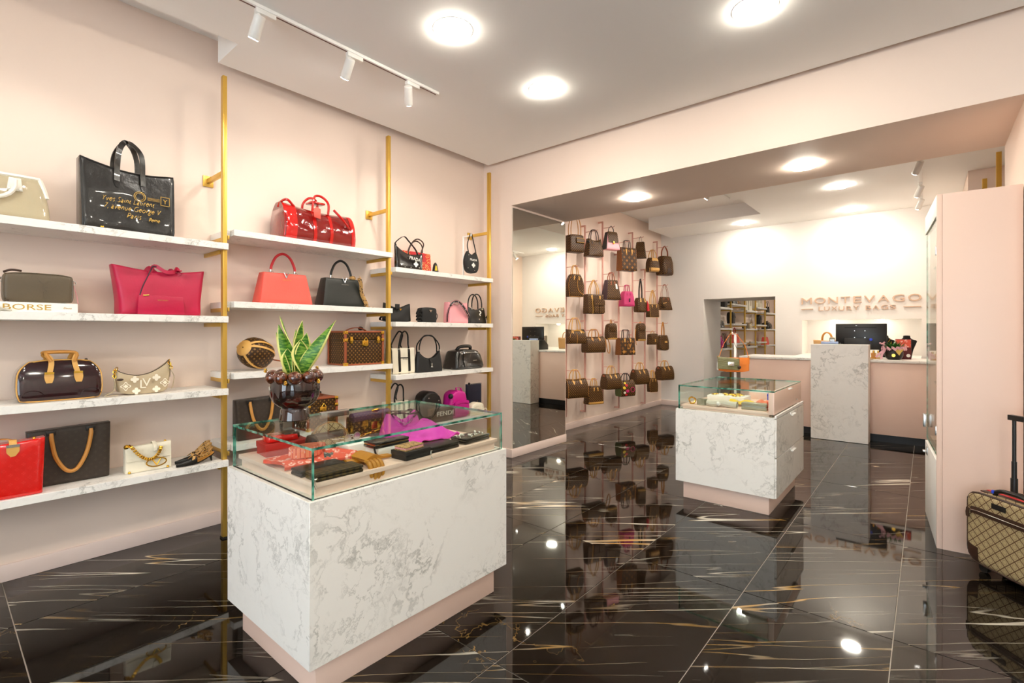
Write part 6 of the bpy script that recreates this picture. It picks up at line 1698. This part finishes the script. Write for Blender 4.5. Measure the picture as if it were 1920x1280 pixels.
# local x runs towards the camera, front faces -y
P = surf(sl, .425, .235, xw=lambda v: 1 - .012 * abs(2 * v - 1) ** 8, zt=lambda u: -.03 * abs(2 * u - 1) ** 10, zb=lambda u: .04 * abs(2 * u - 1) ** 8, e0=.9, ru=.06, eb=.9, et=.9, rt=.06)
Pz = lambda u, v, s=-1, off=0.: P(u, v, s, off) + Vector((0, 0, .055))
skin(MB(), Pz, 22, 16).build('shell', 'lattice_beige', t)
for s in (-1, 1): edgeline(Pz, .008, s, inset=.0, n=18).build('piping', 'leather_brown', t)
patch(Pz, .0, 1, .70, .80, .003, 14, 3, thick=.004).build('zip_band', 'leather_brown', t)
MB().tube([Pz(.03 + .94 * k / 8, .75, -1, .007) for k in range(9)], .003, 6).build('zip', 'chrome', t)
MB().strap([Pz(.035, .77, -1, .01), Pz(.035, .70, -1, .014), Pz(.035, .63, -1, .012)], .02, .004, (1, 0, 0)).build('zip_pull', 'leather_brown', t)
patch(Pz, .28, .42, .86, .93, .004, 5, 3, thick=.004).build('name_plate', 'leather_black', t)
for u0, u1 in ((.0, .13), (.87, 1.0)):
    patch(Pz, u0, u1, .0, .22, .004, 5, 4, thick=.005).build('corner_guard', 'leather_brown', t)
MB().box(-sl / 2 + .02, sl / 2 - .02, -.05, .05, .474, .480).build('top_band', 'leather_brown', t)
MB().box(-sl / 2 + .02, sl / 2 - .02, -.012, .012, .480, .482).build('red_stripe', 'leather_red', t)
MB().tube(smoothpath([(-.18, -.05, .478), (-.16, -.055, .505), (-.10, -.058, .520), (.0, -.055, .515), (.08, -.05, .48)]), .012, 8).build('carry_handle', 'leather_black', t)
MB().box(-.185, -.172, -.07, -.055, .49, .51).build('blue_tag', 'blue_led', t, bevel=.004)
MB().tube([(-.29, 0, .44), (-.30, -.0, .42)], .02, 8).build('side_loop', 'leather_black', t)
hd = MB()
for y in (-.035,):
    for hx_ in (-.175, .06):
        hd.tube([(hx_, .06, .475), (hx_, .06, .58)], .017, 10).tube([(hx_, .06, .58), (hx_, .06, .68)], .0125, 10).tube([(hx_, .06, .68), (hx_, .06, .93)], .0095, 10)
hd.box(-.20, .085, .045, .075, .925, .955).build('pull_handle', 'dark_plastic', t)
for x in (-sl / 2 + .07, sl / 2 - .07):
    for y in (-.07, .07):
        w_ = MB().disc((x, y, .028), (0, 1, 0), .028, .022, 18).build('wheel', 'dark_plastic', t)
        MB().box(x - .022, x + .022, y - .02, y + .02, .045, .085).build('wheel_housing', 'dark_plastic', t, bevel=.004)

# ------------------------------------------------------------------ stock in the room beyond the doorway (simple copies)
def src(label): return next(o for o in bpy.data.objects if o.get('label') == label)
S_ = {k: src(v) for k, v in dict(coral='coral pink top handle bag with red arched handle', black='greenish black top handle bag with leopard scarf tied on', hobo='black canvas shoulder bag with metal piston clasp and twin handles',
      mag='magenta studded mini backpack with a black pompom', pack='rounded black backpack on the lowest shelf behind the glass', olive='olive leather camera bag lying on the white book', crescent='beige crescent shoulder bag with big white monogram and gold chain',
      shoe='front black pointed slingback shoe with leopard straps and gold studs', clear='white flap bag with chunky gold chain and round gold emblem', sat='crumpled glossy black leather satchel with chrome zip').items()}
CL, BL = LEV['C'], LEV['B']
far = [('clear', 12.25, CL[0], 'cream bag on the top shelf of the nearest bay through the doorway'), ('pack', 12.75, CL[0], 'black bag at the right of the top shelf, nearest bay through the doorway'), ('sat', 12.3, CL[1], 'large black satchel on the middle shelf through the doorway'), ('mag', 12.35, CL[2], 'magenta bag low at the left edge of the doorway view'), ('hobo', 12.8, CL[2], 'black bag behind the orange bag strap in the doorway view'),
       ('black', 13.5, BL[0], 'black bag on the high shelf of the second bay through the doorway'), ('pack', 13.4, BL[1], 'black rounded bag on the middle shelf of the second bay through the doorway'), ('coral', 13.7, BL[2], 'coral bag seen through the doorway beside the orange strap'),
       ('olive', 14.7, CL[1], 'olive bag on the middle shelf of the third bay through the doorway'), ('crescent', 15.1, CL[1], 'beige bag on the middle shelf of the third bay through the doorway'), ('shoe', 14.6, CL[2], 'black shoe low in the third bay through the doorway'), ('shoe', 15.1, CL[2], 'second black shoe low in the third bay through the doorway'),
       ('pack', 16.1, BL[1], 'black bag in the fourth bay through the doorway'), ('coral', 16.9, CL[2], 'small coral bag at the right edge of the doorway view'), ('hobo', 17.2, CL[0], 'black bag high at the right edge of the doorway view'), ('sat', 17.1, CL[1], 'black satchel in the far bay through the doorway')]
for k, y, z, s in far:
    copy_tree(S_[k], s, (-3.88, y, z + .002), W90, 'stock in the room beyond the doorway')
for i, y in enumerate((14.62, 15.05, 15.75, 16.2)):
    z = CL[0] if i < 2 else BL[0]
    t = thing('picture_frame', 'upright beige display box on the top shelf through the doorway, number %s' % ['one', 'two', 'three', 'four'][i], 'display box', (-3.88, y, z + .002), W90, 'beige boxes beyond the doorway')
    MB().box(-.16, .16, -.05, .05, 0, .40).build('box_body', 'canvas_cream', t, bevel=.004)
    MB().box(-.07, .07, -.053, -.05, .14, .28).build('emblem_panel', 'leather_beige', t)
